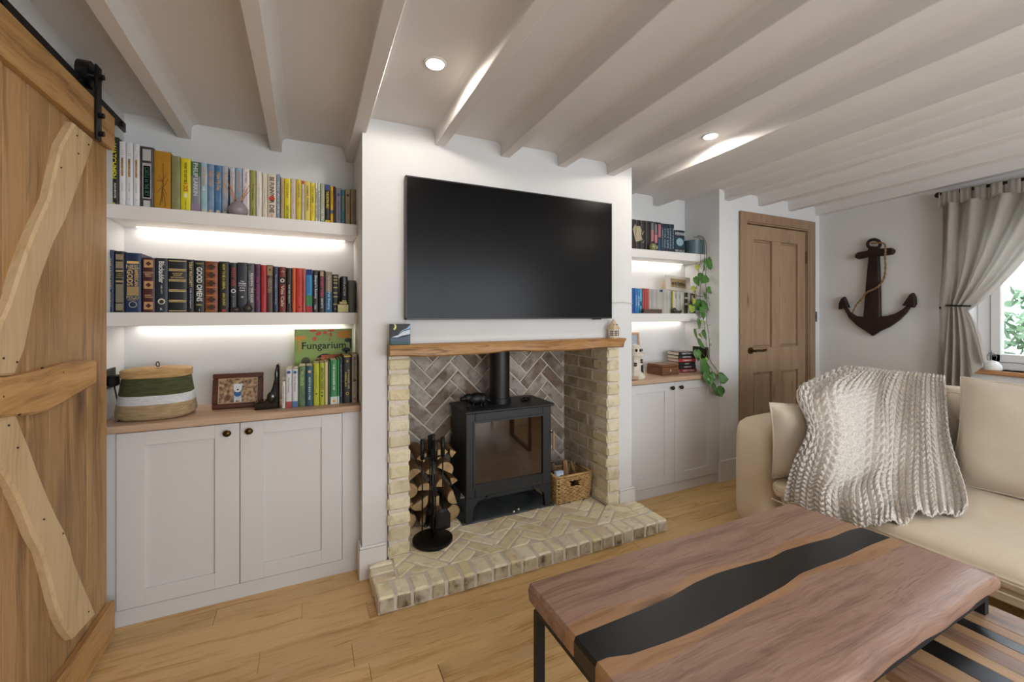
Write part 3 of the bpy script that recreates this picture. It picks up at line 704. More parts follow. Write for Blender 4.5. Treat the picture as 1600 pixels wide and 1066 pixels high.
cb = MB().tube(catmull([(1.712, 2.168, 1.352), (1.76, 2.17, 1.349), (1.83, 2.17, 1.353), (1.907, 2.17, 1.345), (1.912, 2.2, 1.347)], 5), .0022, 6).build('cable', pm('cable_white', 'b9bcb4', rough=.5), None, off=(1.8, 2.17, 1.35), smooth=True)
tag(cb, 'thin white cable running right from behind the television', 'cable')
# ------------------------------------------------------------------ on the mantel
mz = 1.1275
q = Vector((.408, 2.115, mz)); t = thing('painted_block', 'small square block painted with a moon over waves on the mantel', 'ornament', q, -.05)
hw = .048
MB().box(-hw, hw, -.012, .02, 0, .102, .002).build('block', pm('dark_wood_block', '3d3f3c', '5e605c', rough=.6, sc_=30), t)
def paint(poly, col, par, y, nm='painted_shape', s=1): return MB().prism(poly, lambda p, q, d: (p, d, q), y, y-.0006).build(nm, pm('paint_'+col, col, rough=.5), par)
paint([(-hw+.003, .003), (hw-.002, .003), (hw-.002, .1), (-hw+.003, .1)], '17181d', t, -.012, 'night_sky')
paint([(-hw+.003, .003), (hw-.002, .003), (hw-.002, .045), (.01, .036), (-.02, .033), (-hw+.003, .036)], '44566e', t, -.0126, 'sea')
paint([(-hw+.003, .003), (hw-.002, .003), (hw-.002, .012), (0, .016), (-hw+.003, .02)], '1f5358', t, -.0132, 'sea_floor')
paint([(-hw+.006, .038), (-.015, .037), (.01, .045), (hw-.002, .052), (hw-.002, .075), (.015, .066), (-.01, .048)], 'c6d0e0', t, -.0132, 'white_wave')
paint([(-.012, .050), (.005, .068), (hw-.016, .082), (hw-.002, .097), (hw-.002, .08), (.015, .070)], '86b8d4', t, -.0138, 'blue_wave')
mp_ = [(-.032+.013*math.cos(a), .088+.016*math.sin(a)) for a in [-1.4+2.6*i/8 for i in range(9)]]+[(-.036+.009*math.cos(a), .091+.012*math.sin(a)) for a in [1.3-2.6*i/8 for i in range(9)]]
paint(mp_, 'd8d080', t, -.0132, 'moon')
def house_lantern(name, label, q, s, rz=0, lighthouse=False):
    t = thing(name, label, 'lantern', q, rz); M_cer = pm('cream_ceramic', 'c9c2b2', 'd6cfc0', rough=.45, sc_=20); M_dk = pm('lantern_opening', '1b1815', rough=.9)
    if not lighthouse:
        MB().lathe([(.030*s, 0), (.0315*s, .003*s), (.031*s, .052*s), (.029*s, .054*s)], n=8).build('wall', M_cer, t, angle=30)
        MB().lathe([(.037*s, .052*s), (.037*s, .056*s), (.018*s, .085*s), (.010*s, .10*s), (.004*s, .112*s), (.0001, .114*s)], n=8).build('roof', pm('tan_ceramic', 'b7a486', 'c5b294', rough=.5, sc_=20), t, angle=30)
        m = MB()
        for ang in (-PI/2+.39, -PI/2-.39, -.39, PI+.39):
            for dx in (-.005, .005):
                for dz in (.018, .029, .040):
                    a = ang; cx, cy = math.cos(a)*.0292*s, math.sin(a)*.0292*s; tx, ty_ = -math.sin(a), math.cos(a)
                    c = Vector((cx+tx*dx*s, cy+ty_*dx*s, dz*s)); e = Vector((tx, ty_, 0))*.0034*s; u = Vector((0, 0, .0042*s)); n_ = Vector((math.cos(a), math.sin(a), 0))*.0008*s
                    m.add([c-e-u, c+e-u, c+e+u, c-e+u]+[p+n_ for p in (c-e-u, c+e-u, c+e+u, c-e+u)], [(0, 1, 2, 3), (4, 5, 6, 7), (0, 1, 5, 4), (1, 2, 6, 5), (2, 3, 7, 6), (3, 0, 4, 7)])
        m.build('windows', M_dk, t)
        m = MB()
        for a in (-2.3, -1.57, -.8): c = Vector((math.cos(a)*.022*s, math.sin(a)*.022*s, .079*s)); m.ball(c, .0032*s, .0032*s, .0032*s, 8, 5)
        m.build('roof_holes', M_dk, t)
    else:
        MB().lathe([(.052*s, 0), (.055*s, .01*s), (.045*s, .03*s), (.038*s, .045*s), (.036*s, .11*s), (.038*s, .125*s)], n=10).build('tower', M_cer, t, angle=25)
        MB().lathe([(.048*s, .125*s), (.05*s, .13*s), (.05*s, .14*s), (.034*s, .142*s), (.034*s, .165*s), (.022*s, .182*s), (.001, .188*s)], n=16).build('gallery', M_cer, t, angle=30)
        m = MB()
        for a in (-2.2, -1.5, -.8, -.1):
            c = Vector((math.cos(a)*.033*s, math.sin(a)*.033*s, .155*s)); m.ball(c, .007*s, .007*s, .009*s, 10, 6)
        for dx in (-.004, .004):
            for dz in (.092, .103):
                c = Vector((.010*s+dx*s, -.034*s, dz*s)); m.box(c.x-.003*s, c.x+.003*s, c.y-.004*s, c.y+.004*s, c.z-.0042*s, c.z+.0042*s)
                c = Vector((-.026*s+dx*s, -.025*s, dz*s-.018*s)); m.box(c.x-.003*s, c.x+.003*s, c.y-.006*s, c.y+.004*s, c.z-.0042*s, c.z+.0042*s)
        m.box(.006*s, .018*s, -.040*s, -.030*s, .03*s, .075*s); m.build('windows', M_dk, t)
        MB().box(.019*s, .022*s, -.05*s, -.034*s, .03*s, .074*s).build('door', M_cer, t)
    return t
pq = at(958.5, y=2.13); house_lantern('house_lantern', 'small cream ceramic house lantern with pointed roof on the mantel', (pq.x, 2.13, mz), 1.06, .2)

# ------------------------------------------------------------------ worktop: basket with lid, photo frame, bookend
WT = .826
q = Vector((-.600, 2.40, WT)); t = thing('lidded_basket', 'oval seagrass basket with green and white bands and lid', 'basket', q, -.03)
def jutemat(n, c1, c2):
    return pm(n, c1, c2, rough=.85, sc_=60, bump=.9, bs=130, st=(.35, .35, 2.2), contrast=.18)
bands = [('natural_band', 0, .066, 'a18a66', 'bda580'), ('white_band', .066, .104, 'd8dbe0', 'e6e8ea'), ('green_band', .104, .180, '3e4426', '585c38')]
def rb(z): return .139 if z < .035 else .139-.021*((z-.035)/.145)
for nm, za, zb_, c1, c2 in bands:
    n_ = max(4, int((zb_-za)/.0055)); prof = []
    for i in range(n_*2+1):
        z = za+(zb_-za)*i/(n_*2); prof.append((rb(z)*(1-.15*max(0, 1-z/.02)**2)+(.0016 if i % 2 else -.0008), z))
    m = MB(); m.lathe(prof, n=56, sx=1, sy=.84, e=2.5); m.build(nm, jutemat('jute_'+nm, c1, c2), t, smooth=True)
m = MB(); prof = []
for i in range(9): prof.append((.124+(.0014 if i % 2 else 0), .178+.030*i/8))
m.lathe(prof+[(.10, .213), (.06, .216), (.0001, .217)], n=56, sx=1, sy=.84, e=2.5); ld = m.build('lid', jutemat('jute_lid', 'b8935e', 'd0ad78'), t, smooth=True)
MB().tube(catmull([(.0, 0, .215), (-.006, -.002, .228), (0, -.002, .240), (.006, -.002, .228), (.002, 0, .215)], 6), .002, 8).build('loop', pm('dark_leather', '3a1d16', rough=.6), ld, smooth=True)
# photo frame with a white dog
pa, pb = at(331, y=2.43), at(411, y=2.43); q = Vector(((pa.x+pb.x)/2, 2.43, WT)); t = thing('photo_frame', 'dark wooden photo frame with a white dog in autumn leaves', 'picture frame', q, -.06); t.rotation_euler.x = -.14
hw = (pb.x-pa.x)/2; hh = .165; fw = .023
m = MB(); m.box(-hw, hw, -.012, .008, 0, fw, .003); m.box(-hw, hw, -.012, .008, hh-fw, hh, .003); m.box(-hw, -hw+fw, -.012, .008, fw, hh-fw, .003); m.box(hw-fw, hw, -.012, .008, fw, hh-fw, .003)
m.build('frame', wood('frame_mahogany', ['2c120b', '4a2214', '5a2c1c'], 'x', rough=.35, knots=0), t)
pt = MB().box(-hw+fw, hw-fw, -.004, 0, fw, hh-fw).build('photo', pm('leaf_litter', '5a4028', 'b89a78', rough=.5, sc_=75, detail=8, contrast=.12), t)
m = MB(); m.box(-hw+fw, hw-fw, -.008, -.004, fw, fw+.0035); m.box(-hw+fw, hw-fw, -.008, -.004, hh-fw-.0035, hh-fw); m.box(-hw+fw, -hw+fw+.0035, -.008, -.004, fw, hh-fw); m.box(hw-fw-.0035, hw-fw, -.008, -.004, fw, hh-fw); m.build('slip', pm('slip_tan', 'b39c80'), t)
def blob(cx, cz, rx, rz, col, y, nm, n=16): return MB().prism([(cx+rx*math.cos(2*PI*i/n), cz+rz*math.sin(2*PI*i/n)) for i in range(n)], lambda p, q, d: (p, d, q), y, y-.0005).build(nm, pm('paint_'+col, col, rough=.6), pt)
blob(-.002, .060, .016, .026, 'bccad6', -.0041, 'dog_body'); blob(-.013, .038, .004, .014, 'c9d4dc', -.0041, 'dog_leg'); blob(.010, .038, .004, .014, 'c9d4dc', -.0041, 'dog_leg')
blob(-.002, .067, .016, .015, '2a5a94', -.0048, 'dog_scarf'); blob(-.002, .094, .017, .021, 'd3dce2', -.0054, 'dog_head'); blob(-.016, .108, .005, .008, 'c4ced6', -.0053, 'dog_ear'); blob(.012, .108, .005, .008, 'c4ced6', -.0053, 'dog_ear')
blob(-.002, .086, .005, .004, '4a3038', -.0060, 'dog_muzzle'); blob(-.008, .098, .0018, .0018, '20242c', -.006, 'dog_eye', 8); blob(.004, .098, .0018, .0018, '20242c', -.006, 'dog_eye', 8)
pa = at(404, y=2.36); pb = at(438, y=2.36)
q = Vector((pb.x-.02, 2.36, WT)); t = thing('black_bookend', 'glossy black seated-figure bookend left of the worktop books', 'bookend', q)
poly = [(-.085, 0), (.018, 0), (.018, .20), (.012, .212), (.004, .208), (-.002, .15), (-.012, .10), (-.03, .06), (-.045, .038), (-.083, .034), (-.087, .02)]
m = MB(); m.prism(poly, lambda p, q, d: (p, d, q), .045, -.035, .006); m.build('body', pm('gloss_black', '0b0809', rough=.12, coat=.6), t, angle=40)
MB().ball((-.015, -.037, .055), .02, .012, .03).build('haunch', pm('gloss_black', ''), t, smooth=True); MB().ball((.006, -.03, .15), .010, .012, .05).build('arm', pm('gloss_black', ''), t, smooth=True)
# sockets
def socket(name, label, loc, rz, w_=.146, h_=.086, col='3a3a30', plugs=0):
    t = thing(name, label, 'socket', loc, rz)
    MB().box(-w_/2, w_/2, -.006, 0, -h_/2, h_/2, .002).build('plate', pm('socket_'+col, col, rough=.3, metal=.6), t)
    m = MB()
    if w_ > .1:
        for sx in (-.036, .036):
            m.box(sx-.002, sx+.002, -.0075, -.005, .008, .017); m.box(sx-.012, sx-.006, -.0075, -.005, -.008, -.003); m.box(sx+.006, sx+.012, -.0075, -.005, -.008, -.003)
    else: m.box(-.010, .010, -.010, -.005, -.018, .018, .002)
    m.build('switch', M_black, t); return t
t = socket('double_socket', 'dark double socket on alcove wall left of the seagrass basket', (XL+.001, 2.40, 1.0), PI/2)
t2 = thing('plug', 'black plug in the socket behind the seagrass basket', 'plug', (XL+.009, 2.385, .995), PI/2)
MB().box(-.022, .022, -.034, -.001, -.026, .022, .006).build('plug_body', M_black, t2); MB().tube(catmull([(0, -.02, -.026), (0, -.03, -.09), (.03, -.03, -.15), (.02, -.05, -.166), (-.06, -.05, -.166)], 6), .003, 8).build('cord', M_black, t2, smooth=True)
socket('wall_socket', 'dark socket plate on right alcove side wall behind plant', (COLX-.001, 2.43, .965), -PI/2, .15, .10, '2e2f20')
p = at(1273.5, 495, y=YW); socket('light_switch', 'grey light switch plate right of the panelled door', (p.x, YW-.001, p.z), 0, .04, .09, '4c4e50')

# ------------------------------------------------------------------ panelled door
off = Vector((3.545, 2.28, 0)); DX0, DX1 = 3.055, 4.035
dr = struct(bpy.data.objects.new('door_1', None)); C.objects.link(dr); dr.location = off
m = MB(); fw = .075
m.box(DX0, DX0+fw, YW-.022, YW, 0, 2.085, .003); m.box(DX1-fw, DX1, YW-.022, YW, 0, 2.085, .003); m.box(DX0+fw, DX1-fw, YW-.022, YW, 2.085-fw, 2.085, .003)
m.box(DX0+fw-.004, DX0+fw+.012, YW-.012, YW+.08, 0, 2.02, .002); m.box(DX1-fw-.012, DX1-fw+.004, YW-.012, YW+.08, 0, 2.02, .002); m.box(DX0+fw, DX1-fw, YW-.008, YW+.08, 2.0, 2.02, .002)
m.build('architrave', wood('frame_pine', ['82664e', '92775d', '9b8067'], 'z', rough=.5, knots=.1, var=.02), dr, off)
a, b = DX0+fw+.014, DX1-fw-.014; yf = YW+.012; zt_ = 1.995; s = .105; mid = (a+b)/2
m = MB()
m.box(a, a+s, yf, yf+.04, .01, zt_, .002); m.box(b-s, b, yf, yf+.04, .01, zt_, .002); m.box(mid-.055, mid+.055, yf, yf+.04, .21, .80, .002); m.box(mid-.055, mid+.055, yf, yf+.04, 1.0, zt_-.115, .002)
for z0, z1 in ((zt_-.115, zt_), (.80, 1.0), (.01, .21)): m.box(a+s, b-s, yf, yf+.04, z0, z1, .002)
m.build('door_leaf', M_pine, dr, off)
for xa, xb in ((a+s, mid-.055), (mid+.055, b-s)):
    for z0, z1 in ((1.0, zt_-.115), (.21, .80)):
        m = MB(); m.prism([(xa+.012, z0+.012), (xb-.012, z0+.012), (xb-.012, z1-.012), (xa+.012, z1-.012)], lambda p, q, d: (p, d, q), yf+.03, yf+.008, .010)
        m.box(xa, xb, yf+.02, yf+.03, z0, z1)
        m.build('panel', M_pine, dr, off)
hx = at(1172, y=yf).x; hz = at(1172, 548, y=yf).z
M_brass = pm('aged_brass', '4a3824', '6a5030', rough=.35, metal=.9, sc_=30)
m = MB(); m.cyl((hx, yf, hz), (hx, yf-.010, hz), .027, 24); m.cyl((hx, yf-.01, hz), (hx, yf-.045, hz), .010, 12)
m.tube(catmull([(hx, yf-.045, hz), (hx+.03, yf-.05, hz+.003), (hx+.08, yf-.05, hz), (hx+.13, yf-.045, hz+.004)], 4), [.010]*4+[.009]*5+[.011]*4, 10); m.build('door_handle', M_brass, dr, off, angle=50)
m = MB(); m.box(b-.004, b+.014, yf-.008, yf, 1.72, 1.82, .001); m.cyl((b+.004, yf-.008, 1.715), (b+.004, yf-.008, 1.825), .006, 8); m.build('hinge', M_brass, dr, off)
# ------------------------------------------------------------------ books
M_page = pm('page_block', 'd9cfba', 'c8bca4', rough=.9, sc_=200, st=(40, 1, 1))
INK = {}
def ink(c): return pm('ink_'+c, c, rough=.6)
def book(u0, u1, vt, base, ysp, desc, col, shelf, prev, cat='book', tx=(), dec=(), dep=.15, col2=None, name='book', group=None, tilt=0, rough=.45, lab=None):
    a = at(u0, y=ysp).x; b = at(u1, y=ysp).x; um = (u0+u1)/2
    h = at(um, vt, y=ysp).z-base; w_ = b-a-.0006; cx = (a+b)/2
    if lab is None: lab = f"{desc} book on {shelf}"+(f", just right of the {prev} one" if prev else ', leftmost there')
    t = thing(name, lab, cat, (cx, ysp, base), 0, group)
    if tilt: t.rotation_euler.y = tilt
    hw = w_/2; mt = pm('cover_'+(col+(col2 or '')), col, col2, rough=rough, sc_=25) if col2 else pm('cover_'+col, col, rough=rough)
    m = MB(); cv = min(.0022, w_*.18); r = min(.004, hw*.5)
    n = 6; P0 = []; P1 = []
    sp = [(-hw, .006), (-hw, r)]+[(-hw*math.cos(PI*i/n), r-r*math.sin(PI*i/n)) for i in range(1, n)]+[(hw, r), (hw, .006)]
    m.prism([(p, q) for p, q in sp], lambda p, q, d: (p, q, d), 0, h)
    m.box(-hw, -hw+cv, .005, dep, 0, h); m.box(hw-cv, hw, .005, dep, 0, h); m.build('cover', mt, t, angle=50)
    MB().box(-hw+cv, hw-cv, .006, dep-.004, .003, h-.003).build('pages', M_page, t)
    fn = lambda a_, b_, z, yo: (b_, yo, z-a_)
    yo = -.0007
    for d in dec:   # (z0,z1,halfwidth fraction,colour) fractions of height
        z0, z1, f, c = d[:4]; m = MB().box(-hw*f, hw*f, yo, .001, h*z0, h*z1); m.build('band', ink(c), t)
    for s in tx:    # (string, centre z fraction, length fraction, size fraction of width, colour, horizontal?)
        st_, zc_, lf, sf, c = s[:5]; hz = len(s) > 5 and s[5]; xo = s[6] if len(s) > 6 else 0
        yy = yo-.0006
        if hz: text(st_, w_*sf, lambda p, q, zz=h*zc_: (p, yy, zz+q), ink(c), t, maxw=w_*.88)
        else: text(st_, w_*sf*1.25, lambda p, q, zz=h*zc_, xo=xo*w_: (q+xo, yy, zz-p), ink(c), t, squeeze=h*lf)
    return t, w_, h
def emblem(bk, zf, r, col, sx=1, name='emblem', n=16, xo=0, y=-.0012):
    t, w_, h = bk; MB().prism([(xo*w_+r*w_*sx*math.cos(2*PI*i/n), h*zf+r*w_*math.sin(2*PI*i/n)) for i in range(n)], lambda p, q, d: (p, d, q), 0, y).build(name, ink(col), t)
def cr(o, k): return lambda x: o+x/k
def shelfrow(rows, u, v, base, ysp, shelf, group, dep):
    prev = None; out = {}
    for r in rows:
        key, x0, x1, tp, desc, col = r[:6]; kw = r[6] if len(r) > 6 else {}
        kw = dict(kw); kw.setdefault('dep', dep)
        out[key] = book(u(x0), u(x1), v(tp), base, ysp, desc, col, shelf, prev, group=group, **kw); prev = kw.get('lab') and desc or desc
        prev = desc
    return out
k = 7.105
u3, v3 = cr(160, k), cr(190, k); u4, v4 = cr(360, k), cr(230, k)
A = shelfrow([
 ('w', 66, 182, 168, 'black and yellow', '16160f', dict(tx=[('WATCHMEN', .66, .50, .62, 'd8d013'), ('ALAN MOORE', .24, .22, .2, 'd8d8d0', False, .16), ('DAVE GIBBONS', .24, .22, .2, 'd8d8d0', False, -.2)])),
 ('a1', 183, 257, 220, 'white', 'dcd9da', dict(tx=[('AMERICAN GODS', .62, .27, .3, '3a2a20'), ('SHADOWS', .32, .13, .16, '8a8a8a'), ('1', .14, .03, .35, '60707a', True), ('H', .04, .03, .5, '202020', True)], dec=[(.48, .76, .32, 'd8b070'), (.80, .802, .5, '605040'), (.83, .832, .5, '605040'), (.86, .862, .5, '605040')])),
 ('a2', 259, 338, 235, 'white blue-edged', 'd8d8dc', dict(tx=[('AMERICAN GODS', .62, .27, .3, '3a2a20'), ('MY AINSEL', .32, .13, .16, '8a8a8a'), ('2', .14, .03, .35, '60707a', True), ('H', .04, .03, .5, '202020', True)], dec=[(.48, .76, .32, 'd8b070'), (.80, .802, .5, '605040'), (.83, .832, .5, '605040'), (.25, .75, .98, '6f9fc4')][:3])),
 ('a3', 340, 412, 248, 'third white', 'dcdadb', dict(tx=[('AMERICAN GODS', .62, .27, .3, '3a2a20'), ('THE MOMENT', .32, .16, .16, '8a8a8a'), ('3', .14, .03, .35, '60707a', True), ('H', .04, .03, .5, '202020', True)], dec=[(.48, .76, .32, 'd8b070'), (.80, .802, .5, '605040'), (.83, .832, .5, '605040')])),
 ('o', 417, 568, 280, 'ornate charcoal', '2c2728', dict(col2='4a4444', dec=[(.78, .96, .62, 'b5b2b0'), (.18, .74, .66, 'a8a4a2'), (.2, .7, .5, '9aa8a6'), (.02, .15, .5, 'c0bdb8')], tx=[('CASTLE IN THE SKY', .45, .46, .35, '3d6258')])),
 ('m', 570, 757, 330, 'mustard cloth', 'a87818', dict(col2='b38322', rough=.8)),
 ('ol', 762, 865, 382, 'olive patterned', '767448', dict(col2='8e8c60')),
 ('y', 868, 980, 408, 'bright yellow', 'd8cc1c', dict(tx=[('HOW TO NOT BE', .74, .36, .3, '15150c'), ('A DICK', .47, .17, .5, 'b03018'), ('COMIC WIT', .15, .18, .14, '6a6410')], dec=[(.29, .36, .3, 'dcdcc4')])),
 ('p', 983, 1088, 444, 'green grey lilac', '7a7f84', dict(tx=[('PHILIP LARKIN', .66, .62, .52, 'c8c6cc')], dec=[(.72, .99, .96, '3f6a40'), (.0, .2, .96, '8c7894'), (.2, .4, .96, '70767c')][:2])),
 ('b1', 1090, 1165, 458, 'teal and sky', '7ca6ae', dict(col2='a8bccb', tx=[('Just Between', .74, .33, .5, 'd09048'), ('Us', .5, .08, .4, 'e0d8cc')])),
 ('b2', 1166, 1243, 472, 'grey blue', '8096ad', dict(col2='5878a0', tx=[('Eight Days', .72, .3, .5, 'd09048')])),
 ('b3', 1244, 1325, 486, 'deep blue', '2f628e', dict(col2='5d86ac', tx=[('Make My Day', .68, .36, .5, 'd8a058')])),
 ('b4', 1326, 1395, 494, 'misty grey', '8e9aa8', dict(col2='a0a8b4', tx=[('The Distance', .66, .42, .5, 'd0a880')])),
], u3, v3, 1.7485, 2.46, 'top left shelf', 'books on the top left shelf', .125)
for kx, c in (('b1', 'c8b898'), ('b2', 'c0a888'), ('b3', 'd0bca0'), ('b4', 'c8bea0')): emblem(A[kx], .08, .28, c)
emblem(A['w'], .93, .26, 'b8bc18', n=20, xo=-.1); emblem(A['w'], .05, .2, 'b8b418', n=6)
t_, w_, h_ = A['m']
m = MB()
for a, b, r_ in (((0, .15), (.05, .8), .0012), ((-.3, .3), (.0, .45), .001), ((.3, .25), (.0, .42), .001), ((-.35, .5), (.1, .5), .0012), ((.35, .55), (.0, .38), .001), ((-.2, .6), (.1, .42), .001), ((-.15, .1), (.0, .4), .0012), ((.2, .08), (.0, .38), .0012), ((.25, .65), (0, .5), .001)): m.tube([(a[0]*w_, -.0008, a[1]*h_), ((a[0]+b[0])*.5*w_+.003, -.0008, (a[1]+b[1])*.5*h_), (b[0]*w_, -.0008, b[1]*h_)], r_, 5)
m.build('stamped_plant', ink('6e4a14'), t_)
B_ = shelfrow([
 ('b5', -10, 50, 226, 'pale sky', 'a3acb8', dict(col2='b8bcc4', tx=[('A Way Home', .7, .4, .5, 'c89468')])),
 ('b6', 52, 130, 230, 'blue orange-lettered', '8ea6ba', dict(col2='7c94ac', tx=[('GOODBYE', .72, .42, .5, 'c08c5c')])),
 ('wp', 133, 212, 237, 'pinkish white', 'd6ced0', dict(tx=[('THE MEN', .82, .22, .3, '8c7c80'), ('BEAUTY', .42, .3, .4, 'bca8ae')])),
 ('og', 215, 283, 257, 'olive green', '8c8f47', dict(tx=[('The Time Keeper', .55, .34, .28, '4c4a20'), ('M. Albom', .12, .2, .2, '4c4a20')])),
 ('w2', 285, 350, 268, 'plain white', 'd6cfca', dict(tx=[('A LIFE IN WORDS', .5, .5, .22, 'a8a09c')])),
 ('cr', 353, 410, 292, 'slim cream', 'ccc4b2', dict(tx=[('THE GARDEN', .5, .36, .2, 'a0988a')])),
 ('bf', 413, 508, 303, 'cream bold-lettered', 'cfc2ae', dict(tx=[('BE FUNNY', .73, .42, .6, '141414'), ('R DIE', .30, .28, .6, '141414'), ('Comedy', .08, .12, .25, 'b06040')])),
 ('bg', 511, 551, 300, 'dusty blue', '7b8fa4', dict(tx=[('The Art of it', .5, .7, .5, 'c8ccd0')])),
 ('tn', 556, 598, 338, 'thin tan', 'ac9670', dict(tx=[('the notes', .6, .4, .3, '8a7450')])),
 ('y1', 600, 668, 347, 'sunny yellow', 'd0c21e', dict(tx=[('CYCLE COACH', .72, .34, .36, '5a5a12'), ('GREAT RIDES', .22, .3, .36, '3a4a1a')])),
 ('pk', 670, 727, 348, 'pale pink', 'c4b5aa', dict(tx=[('the long road', .5, .6, .22, '9a8a84')])),
 ('y2', 729, 788, 357, 'golden yellow', 'c8b528', dict(tx=[('COUNT WITH', .74, .32, .4, '5c5c3c'), ('ME', .42, .12, .25, 'c07830')])),
 ('wo', 790, 822, 372, 'orange-topped white', 'c6bcb4', dict(dec=[(.92, 1, .97, 'a84a20')], tx=[('slow days', .55, .5, .3, '8c8488')])),
 ('py', 824, 888, 380, 'pale yellow', 'd0be5c', dict(tx=[('ANIMAL FARMING', .6, .6, .42, '6a5c28')])),
 ('y3', 890, 940, 397, 'lemon', 'd4c224', dict(tx=[('EVERY SUMMER', .7, .4, .36, '4a4610'), ('AND AFTER', .35, .2, .3, 'a08a20')])),
 ('wt', 942, 966, 383, 'very thin white', 'd2cec2', dict(tx=[('A FIELD GUIDE', .5, .7, .5, '2c2c28')])),
 ('wu', 968, 996, 396, 'thin ivory', 'c8c4b4', dict(tx=[('ILLUSTRATED', .45, .7, .5, '50504a')])),
 ('gb', 998, 1048, 403, 'sage green', '9aa08c', dict(dec=[(0, .1, .97, '41699a')], tx=[('THE TIDE', .25, .34, .55, 'd4dccc')])),
 ('ck', 1050, 1107, 416, 'black and navy', '15161a', dict(dec=[(.86, .99, .97, '2c4274'), (0, .12, .97, 'd0ac1c')], tx=[('THE EXTRA MILE', .62, .42, .6, 'd0b424')])),
 ('yb', 1109, 1143, 430, 'amber', 'd09f14', dict(dec=[(.3, .38, .97, '33507a')], tx=[('ROAD NOTES', .7, .34, .4, '6a4c10')])),
 ('db', 1145, 1168, 437, 'thin dark brown', '2e1c18', dict()),
 ('lv', 1170, 1230, 452, 'lavender grey', '8d8a9c', dict(tx=[('SMALL PLEASURES', .4, .5, .24, '5c5a72')])),
 ('tl', 1232, 1272, 472, 'teal', '31767e', dict(tx=[('BIG HISTORY', .62, .42, .45, 'b0a460')])),
 ('tb', 1276, 1333, 468, 'sandy', '9c8a64', dict(tx=[('GROW UP', .5, .36, .28, '605238')])),
 ('gr', 1336, 1396, 470, 'greige', '8c7f6c', dict(tx=[('SEED', .5, .4, .3, '5e5446')])),
], u4, v4, 1.7485, 2.46, 'top left shelf', 'books on the top left shelf', .125)
emblem(B_['bf'], .475, .36, 'b03226'); emblem(B_['lv'], .82, .28, '5c5c74'); emblem(B_['tb'], .84, .3, '4c4034')
SH2 = 1.2855
u5, v5 = cr(160, k), cr(370, k); u6, v6 = cr(360, k), cr(380, k)
G = 'c8a85a'
